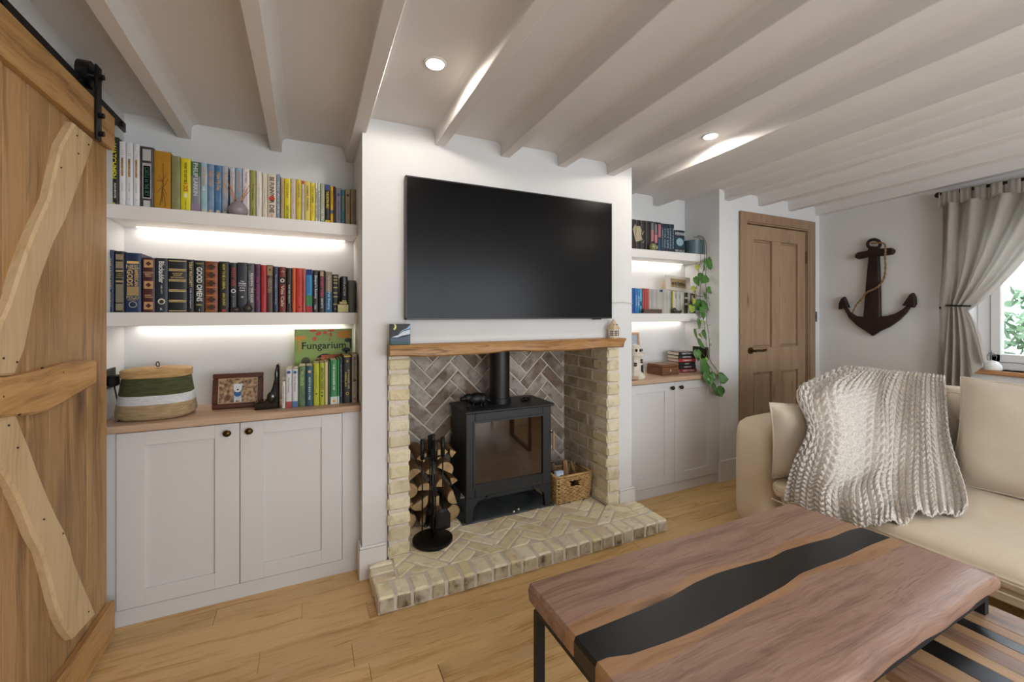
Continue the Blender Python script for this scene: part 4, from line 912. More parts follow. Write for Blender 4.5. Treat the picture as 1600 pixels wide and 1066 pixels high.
Cc = shelfrow([
 ('n', 50, 128, 145, 'royal blue', '1c2c50', dict(tx=[('THE LION AND', .62, .5, .3, 'c8b070'), ('SOCIETY', .2, .24, .2, 'c8b070')])),
 ('g', 132, 245, 160, 'gilt-panelled black', '17191a', dict(dec=[(.86, .95, .72, '8a7d62'), (.72, .83, .72, '8a7d62'), (.66, .69, .72, 'a8946a'), (.565, .575, .72, 'a8946a'), (.49, .52, .72, 'a8946a'), (.16, .46, .72, '7d735c'), (.03, .14, .72, '8a7d62')], tx=[('A NEW', .63, .08, .16, G, True), ('WORLD', .60, .08, .16, G, True)])),
 ('ag', 248, 428, 180, 'tall navy gilt', '14284e', dict(tx=[('NEIL', .77, .1, .42, 'b0a070', True), ('GAIMAN', .73, .1, .16, 'b0a070', True), ('AMERICAN', .58, .28, .27, 'd0aa5c', False, .22), ('GODS', .58, .27, .4, 'd0aa5c', False, -.18), ('FOLIO', .25, .1, .28, 'b0a070', True), ('SOCIETY', .21, .1, .16, 'b0a070', True)], dec=[(.28, .43, .74, '9c8354'), (.82, .86, .74, 'd8b468')], dep=.15)),
 ('mt', 441, 582, 232, 'maroon gilt-square', '43171c', dict(tx=[('HUCKLE-', .73, .1, .2, 'c8a078', True), ('BERRY', .695, .1, .2, 'c8a078', True), ('FINN', .66, .1, .2, 'c8a078', True), ('MARK', .31, .1, .2, 'c8a078', True), ('TWAIN', .275, .1, .2, 'c8a078', True)], dec=[(.82, .96, .72, 'b98f62'), (.43, .57, .72, 'b98f62'), (.05, .19, .72, 'b98f62')])),
 ('bs', 588, 725, 237, 'black blue-edged', '14191d', dict(col2='1c2c3c', tx=[('Blackadder', .74, .4, .5, 'd0d0cc'), ('1485-1917', .42, .16, .16, 'b0b0b0'), ('K', .06, .04, .3, 'd8d8d8', True)])),
 ('dx', 729, 938, 245, 'wide ink-black gilt-banded', '10171f', dict(dec=[(.95, .965, .92, 'c8b078'), (.77, .785, .92, 'c8b078'), (.795, .81, .92, 'c8b078'), (.575, .59, .92, 'c8b078'), (.6, .615, .92, 'c8b078'), (.385, .4, .92, 'c8b078'), (.41, .425, .92, 'c8b078'), (.19, .205, .92, 'c8b078'), (.215, .23, .92, 'c8b078'), (.02, .035, .92, 'c8b078')], tx=[('CONCISE', .725, .1, .13, 'c8b078', True), ('ENGLISH', .69, .1, .11, 'c8b078', True), ('DICTIONARY', .65, .1, .12, 'c8b078', True)])),
 ('tp', 942, 1018, 254, 'slim midnight', '161a26', dict(tx=[('TERRY PRATCHETT', .72, .48, .5, 'c8b070'), ('A Slip of the Keyboard', .27, .38, .25, 'b8bcc8')])),
 ('go', 1021, 1133, 264, 'black white-lettered', '0e0f0e', dict(tx=[('TERRY', .94, .1, .28, 'a89c50', True), ('GOOD OMENS', .54, .66, .62, 'dcdcd8'), ('NEIL', .145, .1, .3, 'b0a458', True), ('I', .045, .03, .3, 'e0e0e0', True)])),
 ('cp', 1138, 1280, 273, 'copper tooled', '6d3413', dict(col2='8a4b22', dec=[(.8, .82, .9, 'a86a34'), (.64, .66, .9, 'a86a34'), (.48, .5, .9, 'a86a34'), (.32, .34, .9, 'a86a34'), (.16, .18, .9, 'a86a34'), (.02, .04, .9, 'a86a34')])),
 ('hl', 1292, 1405, 275, 'black yellow-lettered', '121518', dict(tx=[('HOW TO BE A LIBERAL', .70, .5, .3, 'c0b238'), ('IAN DUNT', .25, .25, .3, 'c0b238')], dec=[(.01, .06, .35, 'b03a28')])),
], u5, v5, SH2, 2.43, 'middle left shelf', 'books on the middle left shelf', .15)
for zz in (.89, .73, .57, .41, .25, .1): emblem(Cc['cp'], zz, .3, '3a1a0a', sx=1.2, n=4)
for zz in (.89, .5, .12): emblem(Cc['mt'], zz, .24, '4a1c18', n=4)
emblem(Cc['ag'], .13, .26, '9a9c94', n=24); emblem(Cc['ag'], .13, .20, '14284e', n=24, y=-.0018)
emblem(Cc['bs'], .2, .30, 'd8d4c0', n=24); emblem(Cc['bs'], .195, .2, '2a2824', n=20, y=-.0018)
D_ = shelfrow([
 ('r1', -3, 70, 218, 'red-lettered black', '26262a', dict(tx=[('WHY WE', .72, .38, .6, 'a82a2c'), ('ED CORNER', .2, .26, .22, '8a8a8e')])),
 ('oc', 75, 188, 216, 'smoky black', '2a323e', dict(col2='15181c', tx=[('The', .62, .1, .22, 'dcdce0', True), ('Ocean', .58, .1, .28, 'dcdce0', True), ('at the End', .535, .1, .18, 'dcdce0', True), ('of the', .49, .1, .22, 'dcdce0', True), ('Lane', .445, .1, .28, 'dcdce0', True), ('H', .31, .1, .3, 'dcdce0', True)])),
 ('rg', 191, 268, 224, 'mid grey', '4c4e52', dict(tx=[('READING THE GLASS', .5, .6, .4, 'd0c8c0', False, .12), ('CAPTAIN RUSTIC', .55, .6, .26, '8c9094', False, -.24)])),
 ('pu', 269, 335, 232, 'dark purple', '2a1024', dict(col2='5a1c4a', tx=[('THE BOOK OF', .5, .5, .4, 'a03a74')])),
 ('re', 338, 403, 243, 'crimson', 'a5242a', dict(tx=[('a short history', .6, .5, .26, '6a1420')])),
 ('lf', 405, 473, 243, 'brown bird-topped', '4a3a30', dict(dec=[(.78, .98, .9, '8f7450')], tx=[('LORDS AND', .58, .3, .4, '9c8468', False, .15), ('FENCES', .56, .3, .35, '9c8468', False, -.2)])),
 ('nv', 478, 533, 259, 'navy', '22304a', dict(tx=[('The Consolations of the Forest', .5, .66, .3, 'a8b0c0')])),
 ('mr', 538, 618, 264, 'dark red', '6a1a18', dict(dec=[(.62, .78, .95, '141010')], tx=[('Vita Cafe', .36, .46, .5, 'c0a890'), ('The', .9, .1, .3, 'c0a080', True)])),
 ('bk', 621, 683, 276, 'slim black', '141413', dict(tx=[('THE RED DEATH', .42, .42, .24, 'c8c8c0')])),
 ('or', 685, 727, 273, 'orange', 'c05c30', dict(tx=[('the fire within', .5, .5, .25, 'a04020')])),
 ('rr', 728, 803, 278, 'scarlet bird', 'b52a1e', dict(tx=[('TO KILL A SONG', .6, .46, .26, '701810')])),
 ('pi', 805, 835, 281, 'thin pink', 'b55a54', dict(tx=[('sketches', .5, .5, .3, '8a3434')])),
 ('bg', 838, 910, 292, 'blue green red', '2a7fb8', dict(dec=[(.87, 1, .97, '10206c'), (.16, .40, .97, '2f7a46'), (.0, .15, .97, 'a0282a')], tx=[('HISTORIES', .63, .36, .35, '1c5c90')])),
 ('sl', 913, 978, 300, 'script-lettered black', '131518', dict(tx=[("Sleeper's Society", .6, .56, .45, 'b8bcc0'), ('Tales', .13, .12, .4, 'b0b4b8')])),
 ('rw', 980, 1052, 303, 'pink-lettered black', '141314', dict(tx=[('ROBERT WEBB', .6, .46, .42, 'c02c54'), ('HOW NOT TO', .22, .24, .3, 'd8d8d8')], dec=[(.86, .98, .5, 'b09078')])),
 ('gb', 1054, 1130, 318, 'grey over blue', '82796a', dict(dec=[(0, .5, .97, '235c88')], tx=[('Cat Food Jam', .7, .4, .3, 'c0b8a8'), ('Fell Sleeping', .28, .42, .35, 'b0c8d8')])),
 ('gd', 1132, 1200, 348, 'gold-banded black', '14150f', dict(dec=[(.92, .95, .7, 'a89868'), (.84, .87, .7, 'a89868'), (.76, .79, .7, 'a89868'), (.64, .67, .7, 'a89868'), (.5, .53, .7, 'a89868'), (.4, .43, .7, 'a89868'), (.2, .23, .7, 'a89868')], tx=[('A', .1, .1, .5, 'a89868', True)])),
 ('hf', 1230, 1303, 370, 'short black', '121311', dict(tx=[('HOUSE of FICTION', .72, .5, .35, 'b8bcb8')])),
 ('gg', 1306, 1392, 415, 'grey-green cloth', '4f5247', dict(tx=[('GARDENS', .85, .1, .13, '34362e', True)])),
], u6, v6, SH2, 2.43, 'middle left shelf', 'books on the middle left shelf', .15)
emblem(D_['r1'], .43, .38, 'd0d0d0', n=20); emblem(D_['r1'], .43, .24, '26262a', n=5, y=-.0018)
emblem(D_['mr'], .70, .33, 'c8c0b0', n=8); emblem(D_['mr'], .70, .17, '201818', n=8, y=-.002)
emblem(D_['rr'], .12, .2, '1c1210', sx=1, n=3); emblem(D_['lf'], .9, .22, '3a2a20', n=5)
# small things in front of the books
def vase():
    q = Vector((at(372, y=2.42).x, 2.425, 1.7485)); t = thing('bud_vase', 'squat grey lilac vase of dried stems on the top left shelf', 'vase', q)
    MB().lathe([(.022, 0), (.036, .006), (.043, .022), (.042, .036), (.030, .056), (.014, .068), (.011, .074), (.013, .078), (.010, .077), (.009, .07)], n=28).build('vase', pm('lilac_glaze', '8a8086', '958b90', rough=.35), t, smooth=True)
    m = MB()
    for dx, dz in ((-.062, .155), (-.045, .165), (-.03, .14), (.03, .145), (.05, .16), (.062, .150)): m.tube([(0, 0, .04), (dx*.35, 0, .09), (dx, -.01, dz)], [.0018, .0018, .0012], 5)
    m.build('dried_stems', pm('dried_stem', 'a8683a', 'c08a58', rough=.8), t)
vase()
def lump(u, name, label, cat, mat, parts, y=2.405, z=SH2):
    q = Vector((at(u, y=y).x, y, z)); t = thing(name, label, cat, q); m = MB()
    for p in parts: m.ball(p[:3], *p[3:])
    m.build('body', mat, t, smooth=True)
M_dkst = pm('dark_stone', '252320', '3a3630', rough=.35, sc_=40)
lump(367.5, 'round_stone', 'flat dark polished stone in front of the red-lettered black book', 'ornament', M_dkst, [(0, 0, .012, .022, .016, .012)])
lump(387.5, 'egg_ornament', 'dark egg-shaped ornament in front of the mid grey book', 'ornament', M_dkst, [(0, 0, .018, .019, .017, .019), (0, 0, .028, .011, .011, .014)])
q = Vector((at(536, y=2.40).x, 2.405, SH2)); t = thing('brass_bookend', 'dull brass castle-shaped block before the short black book', 'ornament', q)
m = MB(); m.box(-.027, .027, -.014, .014, 0, .042, .002); m.box(-.018, .020, -.012, .012, .042, .056, .002); m.box(-.006, .016, -.010, .010, .056, .064, .001); m.build('body', pm('dull_brass', '8f8458', 'a0966a', rough=.45, metal=.5, sc_=30), t)

# worktop row
u8, v8 = cr(360, k), cr(500, k)
E_ = shelfrow([
 ('a', 570, 612, 682, 'slim white', 'c8c6c0', dict(tx=[('NATURAL GARDENS', .5, .6, .22, '6a6a6a')])),
 ('b', 614, 682, 548, 'red-footed white', 'c4c4c4', dict(dec=[(0, .16, .98, 'a04440')], tx=[('The Forest', .6, .4, .24, '70747c')])),
 ('c', 684, 750, 548, 'blue-footed white', 'c4c4c6', dict(dec=[(0, .16, .98, '486a90')], tx=[('The Planets', .62, .4, .24, '70747c')])),
 ('d', 752, 835, 515, 'dark leafy green', '2a3c30', dict(col2='5f7c4c', tx=[('WILDERNESS', .7, .36, .5, '9cb878')])),
 ('e', 837, 920, 512, 'petrol blue', '164454', dict(tx=[('HOW TO BUILD A TREE', .44, .56, .26, 'c8d4d4')])),
 ('f', 922, 988, 484, 'lime', 'a8ac1a', dict(tx=[('a nature cure', .6, .4, .24, '6c701c')])),
 ('g', 991, 1045, 478, 'lime-and-black titled', 'a0a824', dict(tx=[('BRITISH TREES', .62, .52, .62, '4c5418')])),
 ('h', 1047, 1083, 470, 'cream striped', 'c0b48a', dict(dec=[(0, 1, .2, 'd8c890')])),
 ('i', 1085, 1108, 470, 'thin dark green', '22392c', dict()),
 ('j', 1110, 1188, 448, 'leaf green', '2c7a46', dict(dec=[(0, .17, .98, 'c8ccc0')], tx=[('THE GARDENER OF', .62, .6, .3, 'c8dcc8')])),
 ('k', 1190, 1210, 432, 'slim emerald', '2f8a3e', dict(dec=[(0, .17, .98, 'b8c8b8')])),
 ('l', 1212, 1248, 424, 'thin navy', '1c2a40', dict(tx=[('DRAGONS', .5, .7, .3, '8c98a8')])),
 ('m', 1252, 1345, 396, 'black gold-marked', '15120f', dict(tx=[('ENTANGLED LIFE', .5, .4, .24, 'c0b068', False, .16), ('MERLIN', .5, .3, .22, 'c0b068', False, -.2)], dec=[(.97, 1, .8, 'c8a828')])),
 ('n', 1348, 1410, 384, 'beige mushroom', '9a907e', dict(tx=[('Mushrooms', .72, .46, .55, '5c5648'), ('Fungi', .28, .24, .3, '746c5c')], dec=[(.05, .09, .4, 'a03a38')])),
], u8, v8, WT-.0005, 2.32, 'left worktop', 'books on the left worktop', .16)
emblem(E_['b'], .92, .3, '1c4a78', n=18); emblem(E_['c'], .92, .3, '2c5c8c', n=18); emblem(E_['e'], .86, .22, 'c8a878', n=8)
emblem(E_['f'], .28, .16, '20240c', n=7); emblem(E_['g'], .3, .2, '20240c', n=7); emblem(E_['g'], .22, .22, '20240c', n=7); emblem(E_['m'], .2, .22, 'b89c28', n=10); emblem(E_['m'], .2, .12, '15120f', n=8, y=-.002); emblem(E_['m'], .88, .2, 'b89c28', n=3); emblem(E_['n'], .46, .3, '4a3c20', n=12); emblem(E_['j'], .07, .2, 'c08a30', n=8)
# large picture-cover book standing face out, and an orange one before it
pa, pb = at(460, y=2.50), at(550, y=2.50); W_ = pb.x-pa.x; Hh = at(500, 514.5, y=2.50).z-WT
t = thing('picture_book', 'large green book with mushroom cover standing face out behind the row', 'book', ((pa.x+pb.x)/2, 2.505, WT)); hw = W_/2
MB().box(-hw, hw, 0, .02, 0, Hh, .001).build('cover', pm('fung_green', '7c9a44', '93ac58', rough=.45, sc_=4), t); MB().box(-hw+.004, hw+.001, .003, .017, .004, Hh-.003).build('pages', M_page, t)
fx = lambda px: (px-705)/(1345-705)*2*hw-hw
fz = lambda py: Hh-(py-108)/(540-108)*(Hh*.62)
def fb(pts, col, nm, y=-.0008): return MB().prism([(fx(a), fz(b)) for a, b in pts], lambda p, q, d: (p, d, q), .0005, y).build(nm, pm('paint_'+col, col, rough=.5), t)
def ell(cx, cy, rx, ry, n=14, rot=0): return [(cx+rx*math.cos(2*PI*i/n)*math.cos(rot)-ry*math.sin(2*PI*i/n)*math.sin(rot), cy+rx*math.cos(2*PI*i/n)*math.sin(rot)+ry*math.sin(2*PI*i/n)*math.cos(rot)) for i in range(n)]
for cx, cy, rx, ry, ro in ((905, 122, 38, 14, 0), (965, 152, 34, 20, -.4), (1038, 145, 24, 18, 0), (1105, 120, 36, 14, 0), (1100, 163, 14, 24, -.4), (922, 204, 26, 20, 0), (1090, 213, 10, 10, 0), (1015, 112, 22, 6, 0)):
    fb([(a, max(b, 110)) for a, b in ell(cx, cy, rx, ry, 14, ro)], 'c8402c', 'red_toadstool')
fb([(708, 175), (820, 175), (850, 195), (820, 208), (772, 212), (765, 335), (752, 335), (745, 212), (708, 208)], 'd08c2c', 'orange_toadstool')
fb([(1175, 130), (1325, 128), (1318, 205), (1176, 200)], 'c88a1c', 'yellow_label')
fb(ell(1300, 225, 44, 22)+[], '1c2a1c', 'dark_cap'); fb([(1318, 235), (1340, 235), (1338, 310), (1322, 310)], '1c2a1c', 'dark_stem')
fb(ell(1278, 325, 50, 24), '202a20', 'dark_cap'); fb([(1265, 330), (1292, 330), (1290, 385), (1268, 385)], '202a20', 'dark_stem')
fb(ell(825, 425, 50, 42, 11), '4a4a30', 'grey_fungus'); fb([(930, 432)]+[(1040+110*math.cos(a), 432-76*math.sin(a)) for a in [PI-PI*i/12 for i in range(13)]], '12140e', 'black_cap')
text('Fungarium', .052, lambda p, q: (fx(1030)+p, -.0014, fz(282)+q), ink('16200c'), t, squeeze=fx(1275)-fx(785), bold=.0007)
t = thing('orange_book', 'orange hardback standing behind the lime and green books on the left worktop', 'book', (at(519, y=2.485).x, 2.485, WT))
oh = at(520, 554.5, y=2.485).z-WT; ow = (at(536, y=2.485).x-at(502, y=2.485).x)/2
MB().box(-ow, ow, 0, .004, 0, oh).box(-ow, ow, .012, .016, 0, oh).build('cover', pm('orange_cloth', 'a84c24', 'b85a2e', rough=.5), t); MB().box(-ow+.002, ow-.002, .004, .012, 0, oh-.003).build('pages', M_page, t)
text('PATHS THROUGH', .016, lambda p, q: (p-.015, -.0008, oh-.018+q), ink('d8a070'), t)

# ------------------------------------------------------------------ right alcove
k2 = 6.661; ua, va = cr(970, k2), cr(330, k2); TS = 1.7455
S = 'top right shelf'; GR = 'books on the top right shelf'
F_ = shelfrow([
 ('a', 95, 160, 85, 'charcoal hardback', '241f1f', dict(dec=[])), ('b', 161, 210, 92, 'second charcoal', '282222', {}), ('c', 212, 262, 98, 'third charcoal', '221e1f', {}), ('d', 264, 310, 103, 'fourth charcoal', '26211f', {}),
 ('e', 312, 347, 108, 'pink-panelled black', '1a1c24', dict(dec=[(.72, .95, .6, '6a7478'), (.34, .74, .75, 'a86a72')])), ('f', 350, 384, 113, 'rose-panelled black', '1c1c22', dict(dec=[(.6, .92, .6, '7a6f70'), (.3, .58, .75, 'b87078')])), ('g', 387, 421, 118, 'pink over blue', '1a2434', dict(dec=[(.5, .94, .75, 'a86470'), (.05, .45, .7, '2c4a6c')])),
 ('h', 424, 446, 128, 'dark slate-lettered', '14202c', dict(tx=[('HOLLOW', .5, .7, .55, '7c9aae')])), ('i', 447, 474, 130, 'night blue tall', '142230', dict(tx=[('THE ISLE', .5, .7, .55, '7c9aae')])), ('j', 475, 503, 133, 'ink blue tall', '132230', dict(tx=[('CITY LIFE', .5, .7, .6, '88a8b8')])), ('k', 504, 530, 136, 'blue-black tall', '142430', dict(tx=[('LONDON', .5, .7, .6, '7c9aae')])), ('l', 531, 558, 138, 'last slim blue-black', '12202a', dict(tx=[('RIVERS', .5, .7, .5, '7c9aae')])),
 ('m', 560, 668, 200, 'short wide sea-blue', '14222e', dict(tx=[('HERMAN', .85, .2, .3, 'b8c0c4', True), ('MELVILLE', .12, .2, .24, 'a8b0b4', True)], dec=[(.25, .7, .9, '18384a')])),
], ua, va, TS, 2.44, S, GR, .14)
emblem(F_['m'], .5, .28, '8aa4b0', sx=1.2, n=14)
# torn-page cut-out design spanning the charcoal spines
t_, w_, h_ = F_['b']
def lw(px): return at(970+px/k2, y=2.44).x-t_.location.x
def lz(px): return at(988, 330+px/k2, y=2.44).z-TS
m = MB(); m.prism([(lw(a), lz(b)) for a, b in ((123, 185), (148, 130), (157, 150), (160, 180), (150, 300))], lambda p, q, d: (p, d, q), 0, -.002); m.prism([(lw(a), lz(b)) for a, b in ((160, 152), (200, 145), (215, 200), (208, 240), (225, 290), (155, 318), (150, 230))], lambda p, q, d: (p, d, q), 0, -.002)
m.prism([(lw(a), lz(b)) for a, b in ((215, 225), (245, 190), (222, 240))], lambda p, q, d: (p, d, q), 0, -.002); m.prism([(lw(a), lz(b)) for a, b in ((222, 320), (245, 290), (232, 322))], lambda p, q, d: (p, d, q), 0, -.002)
m.build('cream_motif', pm('cream_motif', '9c9076', 'aaa084', rough=.6, sc_=30), t_)
q = Vector((at(1021, y=2.405).x, 2.412, TS)); t = thing('glass_orb', 'small green-gold glass orb in front of the pink-panelled books', 'ornament', q)
MB().ball((0, 0, .028), .030, .028, .028, 20, 14).build('orb', pm('green_glass', '5a5a30', '8c8c5c', rough=.12, coat=.6, sc_=30), t, smooth=True); MB().ball((.022, -.012, .026), .014, .014, .016).build('side_globe', pm('gold_glass', '9a9068', rough=.2), t, smooth=True)
# pot and trailing plant
px = at(1085, y=2.45); q = Vector((px.x, 2.46, TS)); t = thing('trailing_plant', 'trailing pothos in a blue-grey pot hanging from the top right shelf', 'potted plant', q)
MB().lathe([(.072, 0), (.078, .004), (.080, .10), (.081, .112), (.075, .112), (.073, .1), (.070, .095), (.0001, .095)], n=36).build('pot', pm('blue_grey_glaze', '3f545c', '4a6068', rough=.3, sc_=4), t, smooth=False, angle=40)
MB().lathe([(.072, .096), (.0001, .100)], n=20).build('soil', pm('soil', '2c2018', rough=.95, bump=.8), t)
M_leaf = pm('pothos_leaf', '2f5a22', '4c7c30', rough=.38, sc_=14, coat=.2); M_leafv = pm('pothos_leaf_variegated', '5c8a30', 'b8b648', rough=.4, sc_=24); M_vine = pm('vine', '55603a', '4a3a26', rough=.6, sc_=20)
kb = 7.105
def pw(uu, vv, y): p = at(uu, vv, y=y); return p
cA = lambda x, y: (970+x/k2, 330+y/k2); cB = lambda x, y: (970+x/kb, 480+y/kb)
vines = [
 [(*cA(800, 255), 2.43), (*cA(850, 265), 2.38), (*cA(885, 330), 2.36), (*cA(890, 470), 2.355), (*cA(885, 640), 2.355), (*cA(880, 720), 2.35), (*cA(890, 850), 2.35), (*cA(900, 1000), 2.35), (*cB(955, 150), 2.34), (*cB(975, 300), 2.34), (*cB(985, 440), 2.33), (*cB(990, 590), 2.33), (*cB(1060, 690), 2.32), (*cB(1100, 790), 2.31), (*cB(1110, 900), 2.31)],
 [(*cA(790, 262), 2.43), (*cA(860, 290), 2.375), (*cA(870, 400), 2.36), (*cA(868, 560), 2.36), (*cA(850, 650), 2.355), (*cA(830, 780), 2.35), (*cA(825, 900), 2.35), (*cB(910, 80), 2.345), (*cB(930, 200), 2.345), (*cB(945, 380), 2.345), (*cB(960, 500), 2.34), (*cB(950, 600), 2.335), (*cB(1010, 700), 2.33), (*cB(1040, 780), 2.33)],
 [(*cA(760, 268), 2.42), (*cA(830, 300), 2.37), (*cA(832, 460), 2.36), (*cA(828, 540), 2.36), (*cA(800, 580), 2.36), (*cA(812, 660), 2.36), (*cA(790, 790), 2.35), (*cA(780, 870), 2.35), (*cA(860, 890), 2.35)],
]
o_ = Vector(q)
m = MB()
VP_ = []
for vn in vines:
    pts = [pw(p[0], p[1], p[2]+(2.208-p[2])*smin(p[1], 545, 592)) for p in vn]; cp = catmull(pts, 5); VP_ += cp; m.tube(cp, .0022, 6)
m.build('vine', M_vine, t, o_, smooth=True)
def yv(v, y): return y+(2.205-y)*smin(v, 545, 592)
def leaf(c, tip, sz, wd, mat, tw=0, y=2.35):
    y = yv(c[1], y); a = pw(*c, y); b = pw(*tip, y-.012); ax = (b-a); ln = ax.length; ax.normalize()
    nrm = Vector((jit(.5)+.1, -1, .25+jit(.3))); nrm = (nrm-ax*nrm.dot(ax)).normalized(); sd = ax.cross(nrm)
    rows = []
    prof = [(-.10, .24), (-.02, .42), (.12, .53), (.28, .57), (.45, .53), (.62, .42), (.78, .26), (.9, .12), (1, .0)]
    for tt, wv in prof:
        r_ = []
        for s_ in (-1, -.5, 0, .5, 1):
            dip = .10*(1-abs(s_)) - .16*tt*tt
            back = .10 if (tt < 0 and s_ == 0) else 0
            r_.append(a+ax*ln*(tt+back)+sd*wv*wd*ln*s_+nrm*ln*(-dip*.6))
        rows.append(r_)
    lf = MB().grid(rows).build('leaf', mat, t, o_, smooth=True, recalc=False)
    md = lf.modifiers.new('s', 'SOLIDIFY'); md.thickness = .0008
    nearest = min(VP_, key=lambda p: (p-a).length)
    if (nearest-a).length > .004: MB().tube([nearest, (nearest+a)/2+Vector((0, 0, .006)), a], .0013, 5).build('petiole', M_vine, lf, o_)
LA = [((905, 505), (925, 612), 1.0), ((945, 500), (920, 610), .8), ((870, 575), (860, 622), .9), ((795, 560), (795, 620), .7), ((775, 690), (810, 785), 1.1), ((868, 668), (835, 755), 1.1), ((880, 672), (895, 740), .8), ((935, 735), (978, 760), .9), ((905, 800), (945, 860), 1.1), ((935, 840), (930, 885), .9), ((750, 785), (772, 870), .9), ((775, 800), (722, 815), .6),
      ((880, 860), (875, 920), 1.0), ((985, 905), (915, 985), 1.15), ((940, 900), (990, 975), .9), ((790, 935), (830, 1050), 1.1), ((850, 950), (910, 1030), 1.0), ((745, 990), (725, 1060), .9), ((765, 910), (750, 975), .5), ((965, 1055), (1000, 1085), .8)]
LB = [((880, 20), (940, 40), 1.0), ((905, 55), (915, 135), 1.0), ((1035, 62), (1030, 120), .8), ((870, 140), (860, 245), 1.1), ((895, 150), (930, 185), .8), ((1070, 170), (1035, 275), .85), ((820, 250), (842, 360), .85), ((870, 300), (905, 345), .7), ((915, 260), (940, 368), 1.1), ((860, 370), (930, 465), 1.0), ((1060, 335), (1105, 432), 1.05), ((1065, 435), (1060, 525), .95), ((1000, 420), (1035, 435), .5), ((850, 480), (855, 600), .8),
      ((960, 640), (870, 730), 1.1), ((935, 620), (960, 680), .8), ((955, 720), (975, 880), .8), ((1000, 725), (985, 850), 1.0), ((1000, 740), (1050, 800), .9), ((1095, 780), (1190, 805), 1.0), ((1020, 850), (1050, 935), 1.1), ((1075, 900), (1120, 995), 1.1), ((1115, 890), (1100, 990), .9), ((945, 560), (965, 600), .6), ((880, 560), (900, 610), .7)]
VAR = {3, 10, 11, 17, 18}; VARB = {4, 7, 12, 23, 24}
for i, (c, tp, wd) in enumerate(LA): leaf(cA(*c), cA(*tp), 0, wd, M_leafv if i in VAR else M_leaf, y=2.345+jit(.02))
for i, (c, tp, wd) in enumerate(LB): leaf(cB(*c), cB(*tp), 0, wd, M_leafv if i in VARB else M_leaf, y=2.335+jit(.02))
# lower right shelf
T2 = 1.2805; S = 'lower right shelf'; GR = 'books on the lower right shelf'
H1 = shelfrow([
 ('a', 95, 150, 800, 'cobalt', '1f4f98', {}), ('b', 151, 175, 802, 'bright blue', '2468a8', dict(tx=[('NOW', .5, .4, .5, 'a8c8e0')])), ('c', 176, 199, 806, 'slim sky-blue', '2c7cb0', dict(tx=[('AGE', .5, .4, .5, 'd8e4ec')])), ('d', 200, 225, 808, 'aqua', '4898b4', dict(dec=[(.3, .5, .95, '1c5c84')])),
 ('e', 228, 249, 804, 'brick red', '9c3a38', {}), ('f', 250, 264, 806, 'coral red', 'ae4642', {}), ('g', 265, 280, 807, 'slim red', 'a43c3c', {}), ('h', 281, 296, 808, 'thin rust', 'b0524a', {}),
], ua, va, T2, 2.44, S, GR, .14)
for i in range(14):
    a = 298+i*16.2; c = R.choice(['b9b4ac', 'b0aca6', 'a8a6a4', 'bcb6ae'])
    book(ua(a), ua(a+15.4), va(810+i*1.2), T2, 2.44, '', c, S, None, group='thin white-spined books on the lower right shelf', dep=.14, lab='thin white-spined book between the red and the yellow-striped ones, lower right shelf', tx=[('note', .72, .3, .4, '8a8a90')])
shelfrow([
 ('a', 526, 538, 830, 'green-edged', '4a7a3a', {}), ('b', 539, 549, 832, 'thin yellow', 'c8a030', {}), ('c', 551, 590, 838, 'white broad', 'b8b4ac', dict(tx=[('POEMS', .8, .2, .3, '606060')])), ('d', 591, 628, 840, 'white wide-spined', 'b4b0ab', dict(tx=[('STORIES', .8, .2, .3, '606060')])), ('e', 629, 663, 842, 'ivory', 'b0aca0', {}), ('f', 665, 700, 848, 'ink-splashed white', '2a2826', dict(dec=[(.4, .5, .9, 'b8b4ac'), (.7, .78, .9, 'b8b4ac')])), ('g', 702, 728, 850, 'off-white', 'aaa69c', {}), ('h', 731, 757, 856, 'umber', '3a2418', dict(dec=[(.4, .9, .6, 'a8a49c')])), ('i', 758, 780, 862, 'dark tan', '5a3820', {}),
], ua, va, T2, 2.44, S, GR, .14)
q = Vector((at(1018.5, y=2.405).x, 2.405, T2)); t = thing('wooden_block', 'low dark wooden block in front of the red books', 'ornament', q)
bw = (at(1032.7, y=2.405).x-at(1004, y=2.405).x)/2
MB().box(-bw, bw, -.014, .014, 0, .031, .002).build('block', wood('dark_oak', ['4c3524', '63472f', '6e5238'], 'x', knots=0), t)
lump(1057, 'curled_figurine', 'dark curled sleeping figurine before the white books', 'figurine', M_dkst, [(-.02, 0, .022, .019, .015, .022), (-.004, 0, .014, .016, .014, .014), (.03, .003, .010, .024, .014, .011), (.045, 0, .016, .010, .009, .010)], z=T2, y=2.41)
q = Vector((at(1060.5, y=2.46).x, 2.462, at(1060, 455, y=2.46).z)); t = thing('white_photo_mount', 'white mounted sepia photo leaning above the white books', 'photo', (q.x, q.y, q.z+.001)); t.rotation_euler = (-.12, .06, 0)
a_, b_ = at(1040, y=2.46).x, at(1079, y=2.46).x; hw = (b_-a_)/2
MB().box(-hw, hw, -.002, .006, 0, .118, .002).build('mount', pm('mount_white', 'c4bdb4', rough=.6), t); ph = MB().box(-hw*.62, hw*.62, -.0030, -.001, .025, .095).build('photo', pm('sepia', '8a7858', 'a08c68', rough=.5, sc_=30), t)
m = MB()
for i in range(9): m.ball((-hw*.5+i*hw*.12, -.0035, .06+jit(.006)), .006, .0008, .010, 8, 5); m.ball((-hw*.5+i*hw*.12, -.0035, .047+jit(.004)), .005, .0008, .008, 8, 5)
m.build('figures', pm('sepia_dark', '1c1812', rough=.6), ph)
q = Vector((at(1037.5, y=2.455).x, 2.455, at(1038, 451.5, y=2.455).z)); t = thing('wooden_cone', 'slender pointed wooden tree standing on the white books', 'ornament', q)
